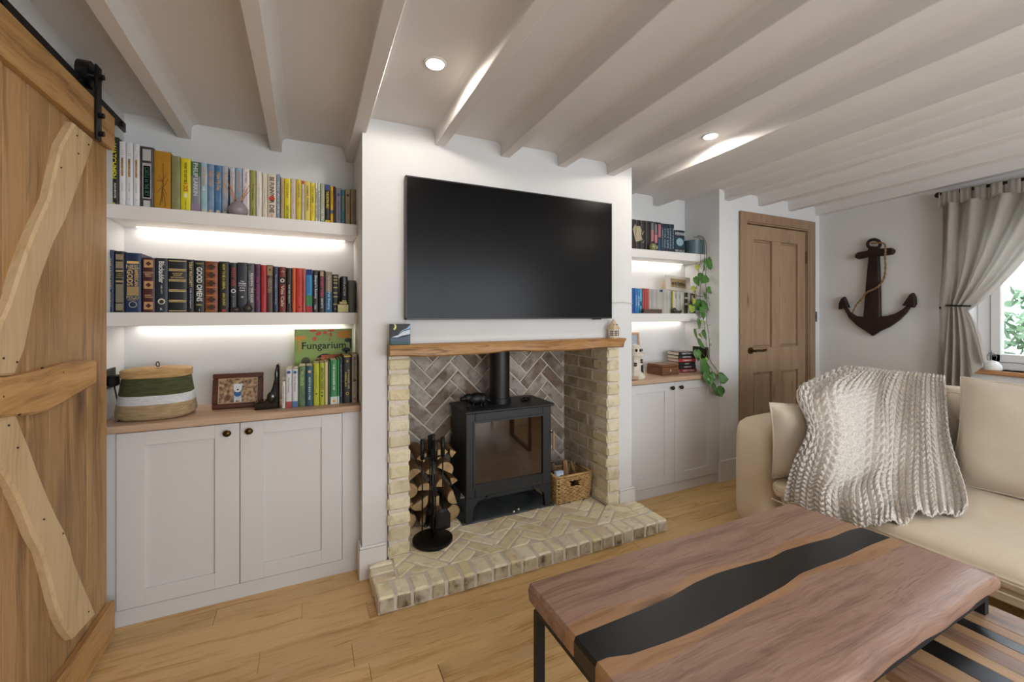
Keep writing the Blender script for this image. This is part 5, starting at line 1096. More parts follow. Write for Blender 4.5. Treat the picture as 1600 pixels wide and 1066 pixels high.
MB().lathe([(.009, 0), (.0085, .004), (.0005, .085)], n=14).build('cone', pm('pale_wood', 'b89468', 'c8a678', rough=.6), t, smooth=True)
q = Vector((at(1038.5, y=2.40).x, 2.437, at(1038, 456.5, y=2.437).z)); t = thing('blue_black_clip', 'tiny blue and black clip at the top of the white books', 'clip', q)
MB().box(-.013, -.002, -.004, .012, 0, .018, .002).build('blue_half', pm('clip_blue', '2c6a98', rough=.4), t); MB().box(.0, .013, -.004, .012, 0, .018, .002).build('black_half', M_black, t)
# right worktop things
WT2 = .8255
q = Vector((at(999, y=2.31).x-.02, 2.33, WT2)); house_lantern('lighthouse_lantern', 'cream ceramic lighthouse lantern on the right worktop', q, 1.28, .1, True)
q = Vector((at(994, y=2.26).x, 2.27, WT2)); t = thing('driftwood_piece', 'smooth pale stone lying in front of the lighthouse lantern', 'stone', q)
MB().ball((-.01, 0, .012), .036, .02, .012).ball((.012, .002, .018), .02, .013, .008).build('stone', pm('pale_stone', 'a58e72', 'b8a286', rough=.7), t, smooth=True)
p = at(1000.5, y=2.56); q = Vector((p.x-.085, 2.565, WT2)); t = thing('wooden_picture_frame', 'pale wooden picture frame leaning behind the lighthouse lantern', 'picture frame', q); t.rotation_euler.x = -.06
hh = at(1000, 519.5, y=2.565).z-WT2
m = MB(); m.box(-.095, .085, -.012, .004, 0, .018, .002); m.box(-.095, .085, -.012, .004, hh-.018, hh, .002); m.box(-.095, -.077, -.012, .004, .018, hh-.018, .002); m.box(.067, .085, -.012, .004, .018, hh-.018, .002)
m.build('frame', wood('frame_oak', ['a3805c', 'b8946e', 'c0a07a'], 'z', knots=0), t); MB().box(-.078, .068, -.005, .002, .017, hh-.017).build('picture', pm('pale_blue_print', '98a4b4', 'b8bcc4', rough=.3, sc_=8), t)
# wooden box
a_, b_, c_ = at(1007.5, y=2.33), at(1033, 585, y=2.262), at(1060.6, y=2.36)
bz = WT2
pF = at(1035, 587.5, z=WT2); pL = at(1007.5, 584, z=WT2); pR = at(1060.6, 585, z=WT2)
e1 = (pR-pF); e2 = (pL-pF)
t = thing('wooden_box', 'walnut box with small diamond keyhole on the right worktop', 'box', (pF+pR)/2, 0)
w_, d_ = max(.13, e1.length), min(.20, max(.12, e2.length)); t.rotation_euler.z = math.atan2(e1.y, e1.x)
mb_ = wood('box_walnut', ['55351f', '6b452b', '7a5236'], 'x', knots=0, rough=.4)
MB().box(-w_/2, w_/2, 0, d_, 0, .058, .001).build('body', mb_, t); MB().box(-w_/2, w_/2, 0, d_, .060, .080, .0025).build('lid', mb_, t)
MB().prism([(.0, .022), (.007, .034), (0, .046), (-.007, .034)], lambda p, q, d: (p, d, q), 0, -.0008).build('keyhole_inlay', pm('inlay', 'c8b090', rough=.4), t)
# stack of books lying flat
pF = at(1061, 583, z=WT2); pR = at(1087.5, 581.5, z=WT2)
stk = [('bottom dark red', '7c2424', .030, 'EVERYTHING', .012), ('black white-lettered', '17181a', .027, 'A MOON', .0), ('black grey-lettered', '1a1b1e', .024, 'DIARY', -.004), ('red white-lettered', 'a83030', .026, 'DREAMING', .0), ('purple-lettered black', '18171a', .026, 'CARTHAGE', -.005), ('topmost black and orange', '141314', .027, 'NIGHT HUNT', -.002)]
z = WT2; sw = (pR-pF).length
for ds, c, th, tt, dx in stk:
    b = thing('book', f'{ds} book in the flat stack on the right worktop', 'book', ((pF.x+pR.x)/2+dx, (pF.y+pR.y)/2+.0, z), math.atan2(pR.y-pF.y, pR.x-pF.x)+jit(.03), 'books lying in a stack on the right worktop')
    m = MB(); m.box(-sw/2, sw/2, 0, .006, 0, th-.001, .002); m.box(-sw/2, sw/2, .004, .13, 0, .002); m.box(-sw/2, sw/2, .004, .13, th-.003, th-.001); m.build('cover', pm('cover_'+c, c, rough=.4), b)
    MB().box(-sw/2+.003, sw/2-.003, .006, .127, .002, th-.003).build('pages', M_page, b)
    text(tt, th*.62, lambda p, q, th=th: (p, -.0006, th/2+q), ink('c8c4c0'), b, maxw=sw*.75); z += th
    if ds.startswith('topmost'): MB().box(-sw/2+.02, sw/2-.03, .03, .10, th-.001, th-.0005).build('cover_picture', pm('cover_pic', '8a4a44', 'a8a09c', rough=.4, sc_=30), b); MB().box(sw/2-.022, sw/2-.002, -.0004, .002, .003, th-.004).build('orange_patch', pm('o_patch', 'c04a28'), b)
# ------------------------------------------------------------------ sliding barn door
XD = -.702; DY1 = at(168.5, x=XD).y
off = Vector((XD, 1.4, .02)); t = thing('barn_door', 'sliding oak barn door with wavy braces on black rail at left', 'door', off)
DY0 = .75; DZ0, DZ1 = .022, 2.04
us = [168.5, 146, 137, 102.5, 77, 42.5, 0]
ys = [DY1]
for u_ in (138, 102.5, 77, 42.5, 3): ys.append(at(u_, x=XD).y)
while ys[-1] > DY0: ys.append(ys[-1]-.14)
for a, b in zip(ys[:-1], ys[1:]):
    c = Vector((XD-.012, (a+b)/2, 1.0)); o = MB().box(XD-.024, XD+jit(.003), b+.0012, a-.0012, DZ0, DZ1, .004).build('plank', M_door, t, c); o.location = c-off
XRl = XD+.022
def xy(pts, x): return [(at(a, b, x=x).y, at(a, b, x=x).z) for a, b in pts]
def slab(poly, nm, mat, x0, x1, c=.006):
    m = MB(); m.prism(poly, lambda p, q, d: (d, p, q), x0, x1, c); o = m.build(nm, mat, t, off, angle=35); return o
yR = DY1
slab([(DY0, 1.923), (yR, 1.919), (yR, 2.048), (DY0, 2.048)], 'top_rail', M_doorY, XD, XRl, .004)
slab([(DY0, .02), (yR, .02), (yR, .155), (1.9, .158), (1.75, .165), (1.66, .15), (1.5, .155), (DY0, .155)], 'bottom_rail', M_doorY, XD, XRl, .004)
mid = [(152, 563), (110, 566), (85, 573), (60, 580), (35, 586), (15, 589), (-40, 591), (-40, 655), (0, 653), (35, 650), (60, 647), (80, 641), (100, 630), (125, 615), (152, 600)]
slab(xy(mid, XRl+.004), 'middle_rail', M_doorY, XD, XRl+.004, .007)
upb = [(117, 192), (147, 217), (138, 250), (120, 300), (103, 345), (85, 380), (70, 420), (58, 455), (49, 500), (40, 545), (24, 586), (-40, 590), (-30, 560), (0, 512), (18, 470), (32, 425), (43, 392), (60, 350), (78, 310), (88, 265), (97, 228)]
slab(xy(upb, XRl+.002), 'brace', M_brace, XD, XRl+.002, .006)
lob = [(27, 647), (36, 672), (47, 698), (60, 735), (75, 773), (90, 806), (102, 828), (111, 853), (117, 878), (132, 915), (151, 960), (117, 998), (106, 985), (95, 963), (86, 935), (77, 898), (66, 860), (52, 833), (42, 806), (30, 778), (15, 750), (0, 728), (-30, 690), (-30, 652), (0, 655)]
slab(xy(lob, XRl+.002), 'brace', M_brace, XD, XRl+.002, .007)
m = MB()
for a, b in ((120, 212), (138, 226), (95, 262), (122, 460*.5+10), (4, 620), (30, 648), (66, 575), (98, 582), (13, 665), (27, 700), (68, 812), (98, 834), (138, 956), (5, 560), (26, 566)):
    p = at(a, b, x=XRl+.002); m.cyl((XRl, p.y, p.z), (XRl+.0045, p.y, p.z), .0028, 6)
m.build('nail_heads', pm('nail', '3a2412', rough=.5), t, off)
# hanger strap, wheel and track
p0 = at(160, 232, x=XRl+.01); hy = p0.y-.02
hg = thing('door_hanger', 'black steel strap hanger and wheel carrying the barn door', 'hanger', (XRl+.006, hy, 1.93)); o_ = Vector((XRl+.006, hy, 1.93))
m = MB(); m.box(XRl+.001, XRl+.009, hy-.02, hy+.02, 1.90, 2.165, .002); m.build('strap', M_black, hg, o_)
m = MB(); m.cyl((XD-.02, hy, 2.128), (XD+.012, hy, 2.128), .047, 30); m.cyl((XD+.012, hy, 2.128), (XRl+.012, hy, 2.128), .018, 16); m.build('wheel', pm('black_nylon', '0a0a0b', rough=.3), hg, o_, angle=40)
for zz in (1.925, 1.99, 2.128): MB().cyl((XRl+.0, hy, zz), (XRl+.022, hy, zz), .010, 6).build('bolt', M_black, hg, o_)
te = at(194, 190, x=XD-.01).y
tr = thing('door_track', 'flat black steel track above the barn door', 'rail', (XD-.008, 1.3, 2.075)); o_ = Vector((XD-.008, 1.3, 2.075))
MB().box(XD-.012, XD-.004, .1, te, 2.06, 2.10, .001).build('bar', M_black, tr, o_)
m = MB()
for yy in (te-.05, te-.42, te-.84, te-1.26): m.cyl((XL, yy, 2.08), (XD+.004, yy, 2.08), .011, 12)
m.build('stand_off', M_black, tr, o_)

# ------------------------------------------------------------------ coffee table
TZ = .46
off = Vector((1.25, .85, 0)); t = thing('coffee_table', 'large walnut coffee table with black resin river and steel frame', 'coffee table', off)
P_ = {'fl': (.614, 1.152), 'fr': (1.885, 1.150), 'nr': (1.955, .560), 'nl': (.618, .545)}
def TP(s, v):   # s along length 0..1, v from far (0) to near (1)
    a = Vector(P_['fl']).lerp(Vector(P_['fr']), s); b = Vector(P_['nl']).lerp(Vector(P_['nr']), s); return a.lerp(b, v)
def inv(u_, v_):
    p = at(u_, v_, z=TZ); v = .5
    for _ in range(8):
        y_f = 1.152+(1.150-1.152)*((p.x-.614)/1.27); y_n = .545+.015*((p.x-.618)/1.337); v = (y_f-p.y)/(y_f-y_n)
    xl = .614+.004*v; xr = 1.885+.07*v; return ((p.x-xl)/(xr-xl), v)
up_edge = [(900, 994), (950, 974), (985, 960), (1020, 946), (1050, 932), (1085, 911), (1120, 896), (1160, 884), (1205, 872), (1225, 861), (1265, 849), (1300, 840), (1325, 829), (1352, 823)]
lo_edge = [(948, 1028), (960, 1026), (985, 1023), (1030, 1008), (1065, 995), (1100, 980), (1150, 955), (1190, 935), (1225, 916), (1250, 897), (1280, 885), (1320, 871), (1360, 852), (1398, 838)]
U_ = [inv(*p) for p in up_edge]; L_ = [inv(*p) for p in lo_edge]
def sam(E, s):
    E = sorted(E)
    if s <= E[0][0]: return E[0][1]
    for (a, va_), (b, vb_) in zip(E[:-1], E[1:]):
        if s <= b: return va_+(vb_-va_)*(s-a)/(b-a)
    return E[-1][1]
NS = 46
def strip(fa, fb, name, mat, nv, edge0=False, edge1=False):
    rows = []; th = .052
    for i in range(NS+1):
        s = i/NS; va, vb = fa(s), fb(s); ra = []
        for j in range(nv+1):
            v = va+(vb-va)*j/nv; p = TP(s, v); z = TZ
            if edge1 and j == nv: z -= .0015; 
            ra.append((p.x, p.y, z))
        if edge1:
            wv = .0025*math.sin(s*19)+.0012*math.sin(s*47)
            for dy, dz in ((.007+wv*.5, .007), (.013+wv, .022), (.012+wv, .040), (.002, .052)):
                p = TP(s, vb); ra.append((p.x, p.y-dy, TZ-dz))
        else:
            p = TP(s, vb); ra.append((p.x, p.y, TZ-th))
        p = TP(s, va)
        if edge0: ra.append((p.x, p.y-.004, TZ-th)); ra.append((p.x, p.y+.003, TZ-th*.5)); ra[0] = (ra[0][0], ra[0][1], TZ-.003)
        else: ra.append((p.x, p.y, TZ-th))
        rows.append(ra)
    # soften the two ends
    def shift(r, dx, dz): return [(x+dx, y_, z+(-dz if z > TZ-.02 else 0)) for x, y_, z in r]
    rows = [shift(rows[0], -.006, .012), shift(rows[0], -.002, .003)]+rows+[shift(rows[-1], .002, .003), shift(rows[-1], .006, .012)]
    m = MB(); m.grid(rows, closeu=True); k_ = len(rows[0]); m.add(rows[0], [tuple(range(k_))]); m.add(rows[-1], [tuple(range(k_))])
    return m.build(name, mat, t, off, angle=50)
ua_ = lambda s: sam(U_, s); ub_ = lambda s: sam(L_, s)
sapw = lambda s: .05+.02*math.sin(s*7+1)+.012*math.sin(s*19)
sapn = lambda s: .055+.025*math.sin(s*6+2)+.012*math.sin(s*17)
strip(lambda s: 0, lambda s: ua_(s)-sapw(s), 'walnut_board', M_walnut, 3, edge0=True)
strip(lambda s: ua_(s)-sapw(s), ua_, 'sapwood_edge', M_sap, 1)
strip(ua_, ub_, 'resin_river', pm('black_resin', '101113', '15171a', rough=.32, spec=.5, sc_=8), 2)
strip(ub_, lambda s: ub_(s)+sapn(s), 'sapwood_edge', M_sap, 1)
strip(lambda s: ub_(s)+sapn(s), lambda s: 1, 'walnut_board', M_walnut, 3, edge1=True)
fz0, fz1 = TZ-.052-.03, TZ-.053
ins = .006; tb = .03
cs = {k_: Vector(v_) for k_, v_ in P_.items()}
def bar(a, b, z0, z1, wd, nm):
    a, b = Vector(a), Vector(b); d = (b-a).normalized(); n_ = Vector((-d.y, d.x))*wd/2
    q = [a-n_, b-n_, b+n_, a+n_]; m = MB(); m.prism([(p.x, p.y) for p in q], lambda p, q_, d_: (p, q_, d_), z0, z1); return m.build(nm, M_blackmat, t, off)
c_fl, c_fr, c_nr, c_nl = Vector((.634, 1.132)), Vector((1.868, 1.130)), Vector((1.935, .582)), Vector((.640, .567))
for a, b in ((c_fl, c_fr), (c_fr, c_nr), (c_nr, c_nl), (c_nl, c_fl)):
    bar(a, b, fz0, fz1, tb, 'frame_bar')
for c_ in (c_fl, c_fr, c_nr, c_nl):
    MB().box(c_.x-.013, c_.x+.013, c_.y-.013, c_.y+.013, 0, fz0+.001, .001).build('leg', M_blackmat, t, off)
for a, b in ((c_fr, c_nr), (c_nl, c_fl)): bar(a, b, 0, .026, .026, 'foot_bar')
# smaller striped nesting table below
TZ2 = .33; off2 = Vector((1.70, .42, 0)); t2 = thing('nesting_table', 'lower striped walnut nesting table with black resin bands pulled out', 'side table', off2)
yA, yB = .60, -.05
pl = at(1393, 1050, z=TZ2); xA = pl.x; pr = at(1560, 951, z=TZ2); xB = pr.x
def bx_at(u_, v_): return at(u_, v_, z=TZ2).x
b1a, b1b = bx_at(1445, 1004.7), bx_at(1453, 1001); b2a, b2b = bx_at(1493.5, 973), bx_at(1501, 969.5)
b1 = (bx_at(1500, 1047), bx_at(1525, 1034)); b2 = (bx_at(1530, 990), bx_at(1545, 984))
M_w2 = wood('striped_walnut', ['5f483a', '7d6150', '94745c', '755a48', '5c4638'], 'y', rough=.4, knots=.1, var=.1, grain=.7)
m2 = M_sap
segs = [(xA, b1[0]-.06, M_w2), (b1[0]-.06, b1[0], wood('sap_y', ['8f6c4a', 'a5825e', 'b08e68'], 'y', knots=0)), (b1[0], b1[1], pm('black_resin', '')), (b1[1], b1[1]+.045, wood('sap_y', '')), (b1[1]+.045, b2[0]-.04, M_w2), (b2[0]-.04, b2[0], wood('sap_y', '')), (b2[0], b2[1], pm('black_resin', '')), (b2[1], b2[1]+.05, wood('sap_y', '')), (b2[1]+.05, xB, M_w2)]
for a, b, mt_ in segs:
    if b-a < .004: continue
    MB().box(a+.0003, b-.0003, yB, yA, TZ2-.03, TZ2, .0012).build('resin_band' if mt_.name == 'black_resin' else 'board', mt_, t2, off2)
for a in (xA+.03, xB-.05):
    for yy in (yA-.05, yB+.02): MB().box(a, a+.022, yy, yy+.022, 0, TZ2-.03).build('leg', M_blackmat, t2, off2)
m = MB(); m.box(xA+.02, xB-.02, yA-.05, yA-.028, TZ2-.055, TZ2-.03); m.box(xA+.02, xB-.02, yB+.02, yB+.042, TZ2-.055, TZ2-.03); m.box(xA+.02, xA+.045, yB+.02, yA-.03, TZ2-.055, TZ2-.03); m.box(xB-.05, xB-.028, yB+.02, yA-.03, TZ2-.055, TZ2-.03); m.build('frame', M_blackmat, t2, off2)

# ------------------------------------------------------------------ sofa
M_lin = pm('cream_linen', 'd0bfa6', 'd9c9b1', rough=.9, sc_=5, bump=.25, bs=260, sheen=.2, spec=.2)
M_lin2 = pm('cushion_linen', 'cabcaa', 'd3c6b4', rough=.9, sc_=6, bump=.25, bs=260, sheen=.2, spec=.2)
off = Vector((2.85, .5, 0)); t = thing('sofa', 'cream linen slipcovered sofa below the window with loose cushions', 'sofa', off)
def soft(nm, x0, x1, y0, y1, z0, z1, r, puff, mat=None, par=None, o_=None, n=7, fn=None, seed=0, wr=.004):
    """upholstered block: rounded box whose faces bulge, with slight creases"""
    rr = random.Random(seed); ph = [rr.uniform(0, 6) for _ in range(6)]; bm = bmesh.new(); bmesh.ops.create_cube(bm, size=2)
    bmesh.ops.subdivide_edges(bm, edges=bm.edges[:], cuts=n, use_grid_fill=True)
    hx, hy, hz = (x1-x0)/2, (y1-y0)/2, (z1-z0)/2; cx, cy, cz = (x0+x1)/2, (y0+y1)/2, (z0+z1)/2; vs = []
    for v in bm.verts:
        a, b, c = v.co; s = lambda q: math.sin(q*PI/2)
        a, b, c = s(a)*.0+a, b, c
        X, Y, Z = a*(hx-r), b*(hy-r), c*(hz-r)
        m_ = max(abs(a), abs(b), abs(c)); nx = Vector((a if abs(a) > .999 else 0, b if abs(b) > .999 else 0, c if abs(c) > .999 else 0)).normalized()
        bul = (1-min(1, abs(a) if abs(a) < .999 else 0)**2)*(1-min(1, abs(b) if abs(b) < .999 else 0)**2)*(1-min(1, abs(c) if abs(c) < .999 else 0)**2)
        k_ = sum(1 for q in (a, b, c) if abs(q) > .999)
        w_ = wr*(math.sin(a*5+ph[0]+b*3)*math.sin(b*6+ph[1])+.6*math.sin(c*9+ph[2]+a*4))
        d = r+(puff*bul+w_ if k_ == 1 else 0)
        p = Vector((X, Y, Z))+nx*d
        p += Vector((cx, cy, cz))
        if fn: p = fn(p, a, b, c)
        v.co = p-(Vector(o_) if o_ is not None else off)
    me = bpy.data.meshes.new(nm); bm.to_mesh(me); bm.free(); me.materials.append(mat or M_lin); me.polygons.foreach_set('use_smooth', [True]*len(me.polygons))
    o = bpy.data.objects.new(nm, me); C.objects.link(o); o.parent = par or t
    md = o.modifiers.new('s', 'SUBSURF'); md.levels = md.render_levels = 1
    return o
SY0 = -.75
soft('arm', 2.30, 3.45, 1.505, 1.755, .03, .665, .035, .010, seed=1)
soft('base', 2.29, 3.40, SY0, 1.50, .215, .29, .015, .003, seed=2)
for yy in (1.25, -.5):
    for xx in (2.42, 3.3): MB().box(xx-.025, xx+.025, yy-.025, yy+.025, 0, .24).build('leg', M_blackmat, t, off)
soft('seat_cushion', 2.225, 3.25, SY0, 1.495, .285, .392, .035, .010, seed=3, n=11)
soft('backrest', 3.31, 3.50, SY0, 1.72, .10, .85, .05, .005, seed=5)
def piping(pts, nm='piping', r=.004, par=None): MB().tube(catmull(pts, 6), r, 6).build(nm, M_lin, par or t, off, smooth=True)
piping([(2.235, 1.46, .292), (2.224, 1.2, .29), (2.22, .6, .29), (2.22, 0, .29), (2.224, SY0, .29)])
def pillow(nm, label, c, w_, h_, th, rot, mat, seed):
    """scatter cushion: local x width, z height, y thickness"""
    tt = thing(nm, label, 'cushion', c); tt.rotation_euler = rot; rr = random.Random(seed); n_ = 14; P1, P2 = [], []
    ph = [rr.uniform(0, 6) for _ in range(4)]
    for i in range(n_+1):
        r1, r2 = [], []
        for j in range(n_+1):
            a, b = i/n_*2-1, j/n_*2-1
            ex = 1-.07*(1-b*b)+.0; ez = 1-.06*(1-a*a)
            x = a*w_/2*ex; z = b*h_/2*ez+h_/2
            f = (max(0, 1-a**4)*max(0, 1-b**4))**.6; f += -.07*math.exp(-((abs(a)-.8)**2+(abs(b)-.8)**2)*20)*math.sin((a+b)*20+ph[0])
            wv = .05*math.sin(a*7+ph[1]+b*4)*f*(1-f*.5)
            r1.append((x, -th/2*(f+wv), z)); r2.append((x, th/2*(f-wv), z))
        P1.append(r1); P2.append(r2)
    m = MB(); m.grid(P1); m.build('front_panel', mat, tt, smooth=True, sub=1, recalc=False); m = MB(); m.grid(P2); m.build('back_panel', mat, tt, smooth=True, sub=1, recalc=False)
    loop = [P1[i][0] for i in range(n_+1)]+[P1[n_][j] for j in range(1, n_+1)]+[P1[i][n_] for i in range(n_-1, -1, -1)]+[P1[0][j] for j in range(n_-1, -1, -1)]
    MB().tube(loop, .0045, 6).build('piping', mat, tt, smooth=True); return tt
# long back cushions of the sofa
pillow('back_cushion', 'cream back cushion half hidden beneath the knitted throw', (3.235, .97, .395), .80, .455, .12, (0, -0, -PI/2), M_lin2, 3).rotation_euler = (-.06, 0, -PI/2)
pillow('scatter_cushion', 'large square beige linen cushion at right against the sofa back', (3.03, .735, .395), .60, .565, .20, (0, 0, 0), M_lin2, 9).rotation_euler = (-.27, .0, -PI/2)
pillow('scatter_cushion', 'small beige cushion standing against the left sofa arm, throw over it', (2.445, 1.385, .395), .41, .40, .17, (0, 0, 0), M_lin2, 12).rotation_euler = (-.06, 0, -.43)

# ------------------------------------------------------------------ knitted throw
M_knit = pm('cream_wool', 'f2ede4', 'b4ab9f', rough=.95, sc_=120, detail=3, contrast=.26, bump=.5, bs=320, sheen=.3, spec=.15)
CT = [  # rows from behind the back down to the seat, columns left to right: (direction, x, z)
 [(1325, 3.56, .78), (1352, 3.56, .78), (1392, 3.56, .78), (1436, 3.56, .78), (1476, 3.56, .78)],
 [(1322, 3.40, .885), (1352, 3.40, .893), (1390, 3.38, .888), (1435, 3.38, .893), (1476, 3.38, .890)],
 [(1278, 2.95, .84), (1324, 3.05, .855), (1376, 3.24, .84), (1432, 3.25, .835), (1479, 3.25, .83)],
 [(1244, 2.42, .82), (1300, 2.57, .825), (1362, 3.06, .74), (1430, 3.11, .73), (1482, 3.12, .73)],
 [(1260, 2.30, .69), (1303, 2.40, .66), (1358, 2.84, .61), (1428, 3.02, .60), (1488, 3.04, .60)],
 [(1243, 2.24, .53), (1295, 2.28, .50), (1354, 2.56, .45), (1426, 2.86, .47), (1504, 2.88, .47)],
 [(1233, 2.205, .425), (1292, 2.22, .42), (1356, 2.30, .418), (1426, 2.60, .42), (1512, 2.66, .42)],
 [(1228, 2.185, .34), (1298, 2.18, .335), (1366, 2.185, .355), (1433, 2.33, .412), (1508, 2.55, .412)]]
CP = [[at(u_, x=x)*1 for u_, x, z in r_] for r_ in CT]
for r_, q_ in zip(CP, CT):
    for p_, k_ in zip(r_, q_): p_.z = k_[2]
NU, NV = 230, 230
def bez(row, n): return catmull(row, n)
cols = [bez(r_, 24) for r_ in CP]                     # 97 points per row
cols = list(map(list, zip(*cols))); cols = [bez(c_, 14) for c_ in cols]   # 97 x 99
def S_(a, b):
    i = min(a*(len(cols)-1), len(cols)-1.001); j = min(b*(len(cols[0])-1), len(cols[0])-1.001); i0, j0 = int(i), int(j); fi, fj = i-i0, j-j0
    return (cols[i0][j0]*(1-fi)+cols[i0+1][j0]*fi)*(1-fj)+(cols[i0][j0+1]*(1-fi)+cols[i0+1][j0+1]*fi)*fj
NRIB = 28; rows = []
NB = 440; NA = NRIB*10
folds = lambda a, b: (.016*math.sin(a*23+b*2.0+1)+.010*math.sin(a*41-b*3))*smin(b, .16, .5)+(.022*math.exp(-((a-.64-.05*b)/.05)**2)*smin(b, .12, .45))*-1
base = {}
import numpy as np
G_ = np.array([[tuple(S_(i/80, j/80)) for j in range(81)] for i in range(81)])
du = np.gradient(G_, axis=0); dv = np.gradient(G_, axis=1); NN = np.cross(du, dv); NN /= np.linalg.norm(NN, axis=2, keepdims=True)+1e-9
if NN[40, 50].dot(np.array([-1, -.3, .4])) < 0: NN = -NN
def samp(Ar, a, b):
    i = np.clip(a*80, 0, 79.999); j = np.clip(b*80, 0, 79.999); i0 = i.astype(int); j0 = j.astype(int); fi = (i-i0)[..., None]; fj = (j-j0)[..., None]
    return (Ar[i0, j0]*(1-fi)+Ar[i0+1, j0]*fi)*(1-fj)+(Ar[i0, j0+1]*(1-fi)+Ar[i0+1, j0+1]*fi)*fj
A_, B__ = np.meshgrid(np.linspace(0, 1, NA+1), np.linspace(0, 1, NB+1), indexing='ij')
Pp = samp(G_, A_, B__); Nn = samp(NN, A_, B__); Nn /= np.linalg.norm(Nn, axis=2, keepdims=True)
rib = (A_*NRIB) % 1.0; sgn = np.where((A_*NRIB).astype(int) % 2 == 0, 1, -1)
st_ = np.abs(np.sin(PI*(B__*34+sgn*np.abs(rib-.5)*1.1)))
relief = .018*np.sin(PI*rib)**.75*(.15+.85*st_**1.1)
coarse = np.where((A_ < .14) | (B__ > .9), 1.3, 1.0)
fo = (.014*np.sin(A_*23+B__*2+1)+.009*np.sin(A_*41-B__*3))*np.clip((B__-.16)/.3, 0, 1)-.03*np.exp(-((A_-.66-.05*B__)/.045)**2)*np.clip((B__-.12)/.3, 0, 1)+.018*np.exp(-((A_-.58-.04*B__)/.05)**2)*np.clip((B__-.12)/.3, 0, 1)
Pp = Pp+Nn*(relief*coarse+fo+.012)[..., None]
edge = (.008*np.sin(A_*NRIB*PI*.55)+.006*np.sin(A_*31))*np.clip((B__-.9)/.1, 0, 1); Pp[..., 2] -= edge
me = bpy.data.meshes.new('knitted_throw'); o_ = Vector((2.8, 1.1, .42)); V = (Pp.reshape(-1, 3)-np.array(o_)); nb_ = NB+1
I, J = np.meshgrid(np.arange(NA), np.arange(NB), indexing='ij'); q0 = (I*nb_+J).ravel(); Fc = np.stack([q0, q0+1, q0+nb_+1, q0+nb_], 1)
me.from_pydata(V.tolist(), [], Fc.tolist()); me.materials.append(M_knit); me.polygons.foreach_set('use_smooth', [True]*len(me.polygons))
kt = bpy.data.objects.new('knitted_throw', me); C.objects.link(kt); kt.location = o_; md = kt.modifiers.new('s', 'SOLIDIFY'); md.thickness = .006; md.offset = -1
tag(kt, 'chunky cream knitted throw draped over the sofa back and seat', 'throw')

# ------------------------------------------------------------------ curtain
M_cur = pm('grey_linen_curtain', 'a8a29a', 'b4aea6', rough=.9, sc_=30, bump=.2, bs=300, st=(1, 1, .3), sheen=.2, spec=.2)
nt = M_cur.node_tree; b_ = nt.nodes['Principled BSDF']; tr_ = nt.nodes.new('ShaderNodeBsdfTranslucent'); tr_.inputs[0].default_value = lin('b8b0a4'); mx_ = nt.nodes.new('ShaderNodeMixShader'); mx_.inputs[0].default_value = .38
nt.links.new(b_.outputs[0], mx_.inputs[1]); nt.links.new(tr_.outputs[0], mx_.inputs[2]); nt.links.new(mx_.outputs[0], nt.nodes['Material Output'].inputs[0])
xr = XR-.085; rz = at(1466, 305, x=xr).z; ry = at(1466, 305, x=xr).y
rod = thing('curtain_rod', 'black curtain rod with ball finial above the window', 'curtain rod', (xr, .5, rz))
MB().cyl((0, ry-.5-.02, 0), (0, -1.3, 0), .011, 14).build('pole', M_black, rod, smooth=False, angle=40); MB().ball((0, ry-.5, 0), .02, .02, .02).cyl((0, ry-.53, 0), (0, ry-.515, 0), .016, 14).build('finial', M_black, rod, smooth=True)
m = MB()
for yy in (ry-.12-.5, -1.0): m.cyl((0, yy, 0), (XR-xr, yy, 0), .008, 10); m.cyl((XR-xr-.006, yy, 0), (XR-xr, yy, 0), .024, 16)
m.build('bracket', M_black, rod)
TY = at(1500, x=xr).y; tie = at(1495, 478, x=xr)
cu = thing('curtain', 'grey linen tab-top curtain gathered by a black tie-back', 'curtain', (xr, 1.2, .9)); co_ = Vector((xr, 1.2, .9))
# main panel
ytl, ytr = at(1474, x=xr).y, at(1700, x=xr).y
ttop = rz-.075; yb0, yb1 = at(1466, x=xr).y, at(1546, x=xr).y; zb0, zb1 = at(1500, 606, x=xr).z, at(1545, 566, x=xr).z
rows = []; ncol = 150
for i in range(61):
    r_ = []; f = i/60
    for j in range(ncol+1):
        s = j/ncol
        yt = ytl+(ytr-ytl)*s**1.25
        ybot = yb0+(yb1-yb0)*s; sl = smin(s, .10, .26); ytie = (tie.y+.045-.11*s)*sl+(yt+(ybot-yt)*.62)*(1-sl)
        ztop = ttop; ztie = tie.z+.01-.05*s+.03*(1-s); zbot = zb0+(zb1-zb0)*smin(s, .45, 1)
        if f < .62:
            g = f/.62; sweep = g**(1.0+.9*s)
            y_ = yt+(ytie-yt)*(1-(1-g)**(1+0*s))*1.0 if s < .12 else yt+(ytie-yt)*(g**(.9+.35*(1-s)))
            z_ = ztop+(ztie-ztop)*g
            z_ += -.10*s*math.sin(PI*g)*.9
            amp = .040*(1-g*.68)
        else:
            g = (f-.62)/.38; fl_ = math.sin(g*PI*.5)
            y_ = ytie+(ybot-ytie)*(.15+.85*g if True else g); y_ = ytie+(ybot-ytie)*g**.7
            z_ = ztie+(zbot-ztie)*g; amp = .010+.028*g
        x_ = xr-.012+amp*math.sin(s*2*PI*5+.7*math.sin(f*4+s*6))+.010*math.sin(s*41+f*3)*(1-abs(f-.62))
        x_ -= .05*math.exp(-((f-.62)/.1)**2)*.3
        r_.append((min(x_, XR-.012), y_, z_))
    rows.append(r_)
o = MB().grid(rows).build('fabric', M_cur, cu, co_, smooth=True, recalc=False)
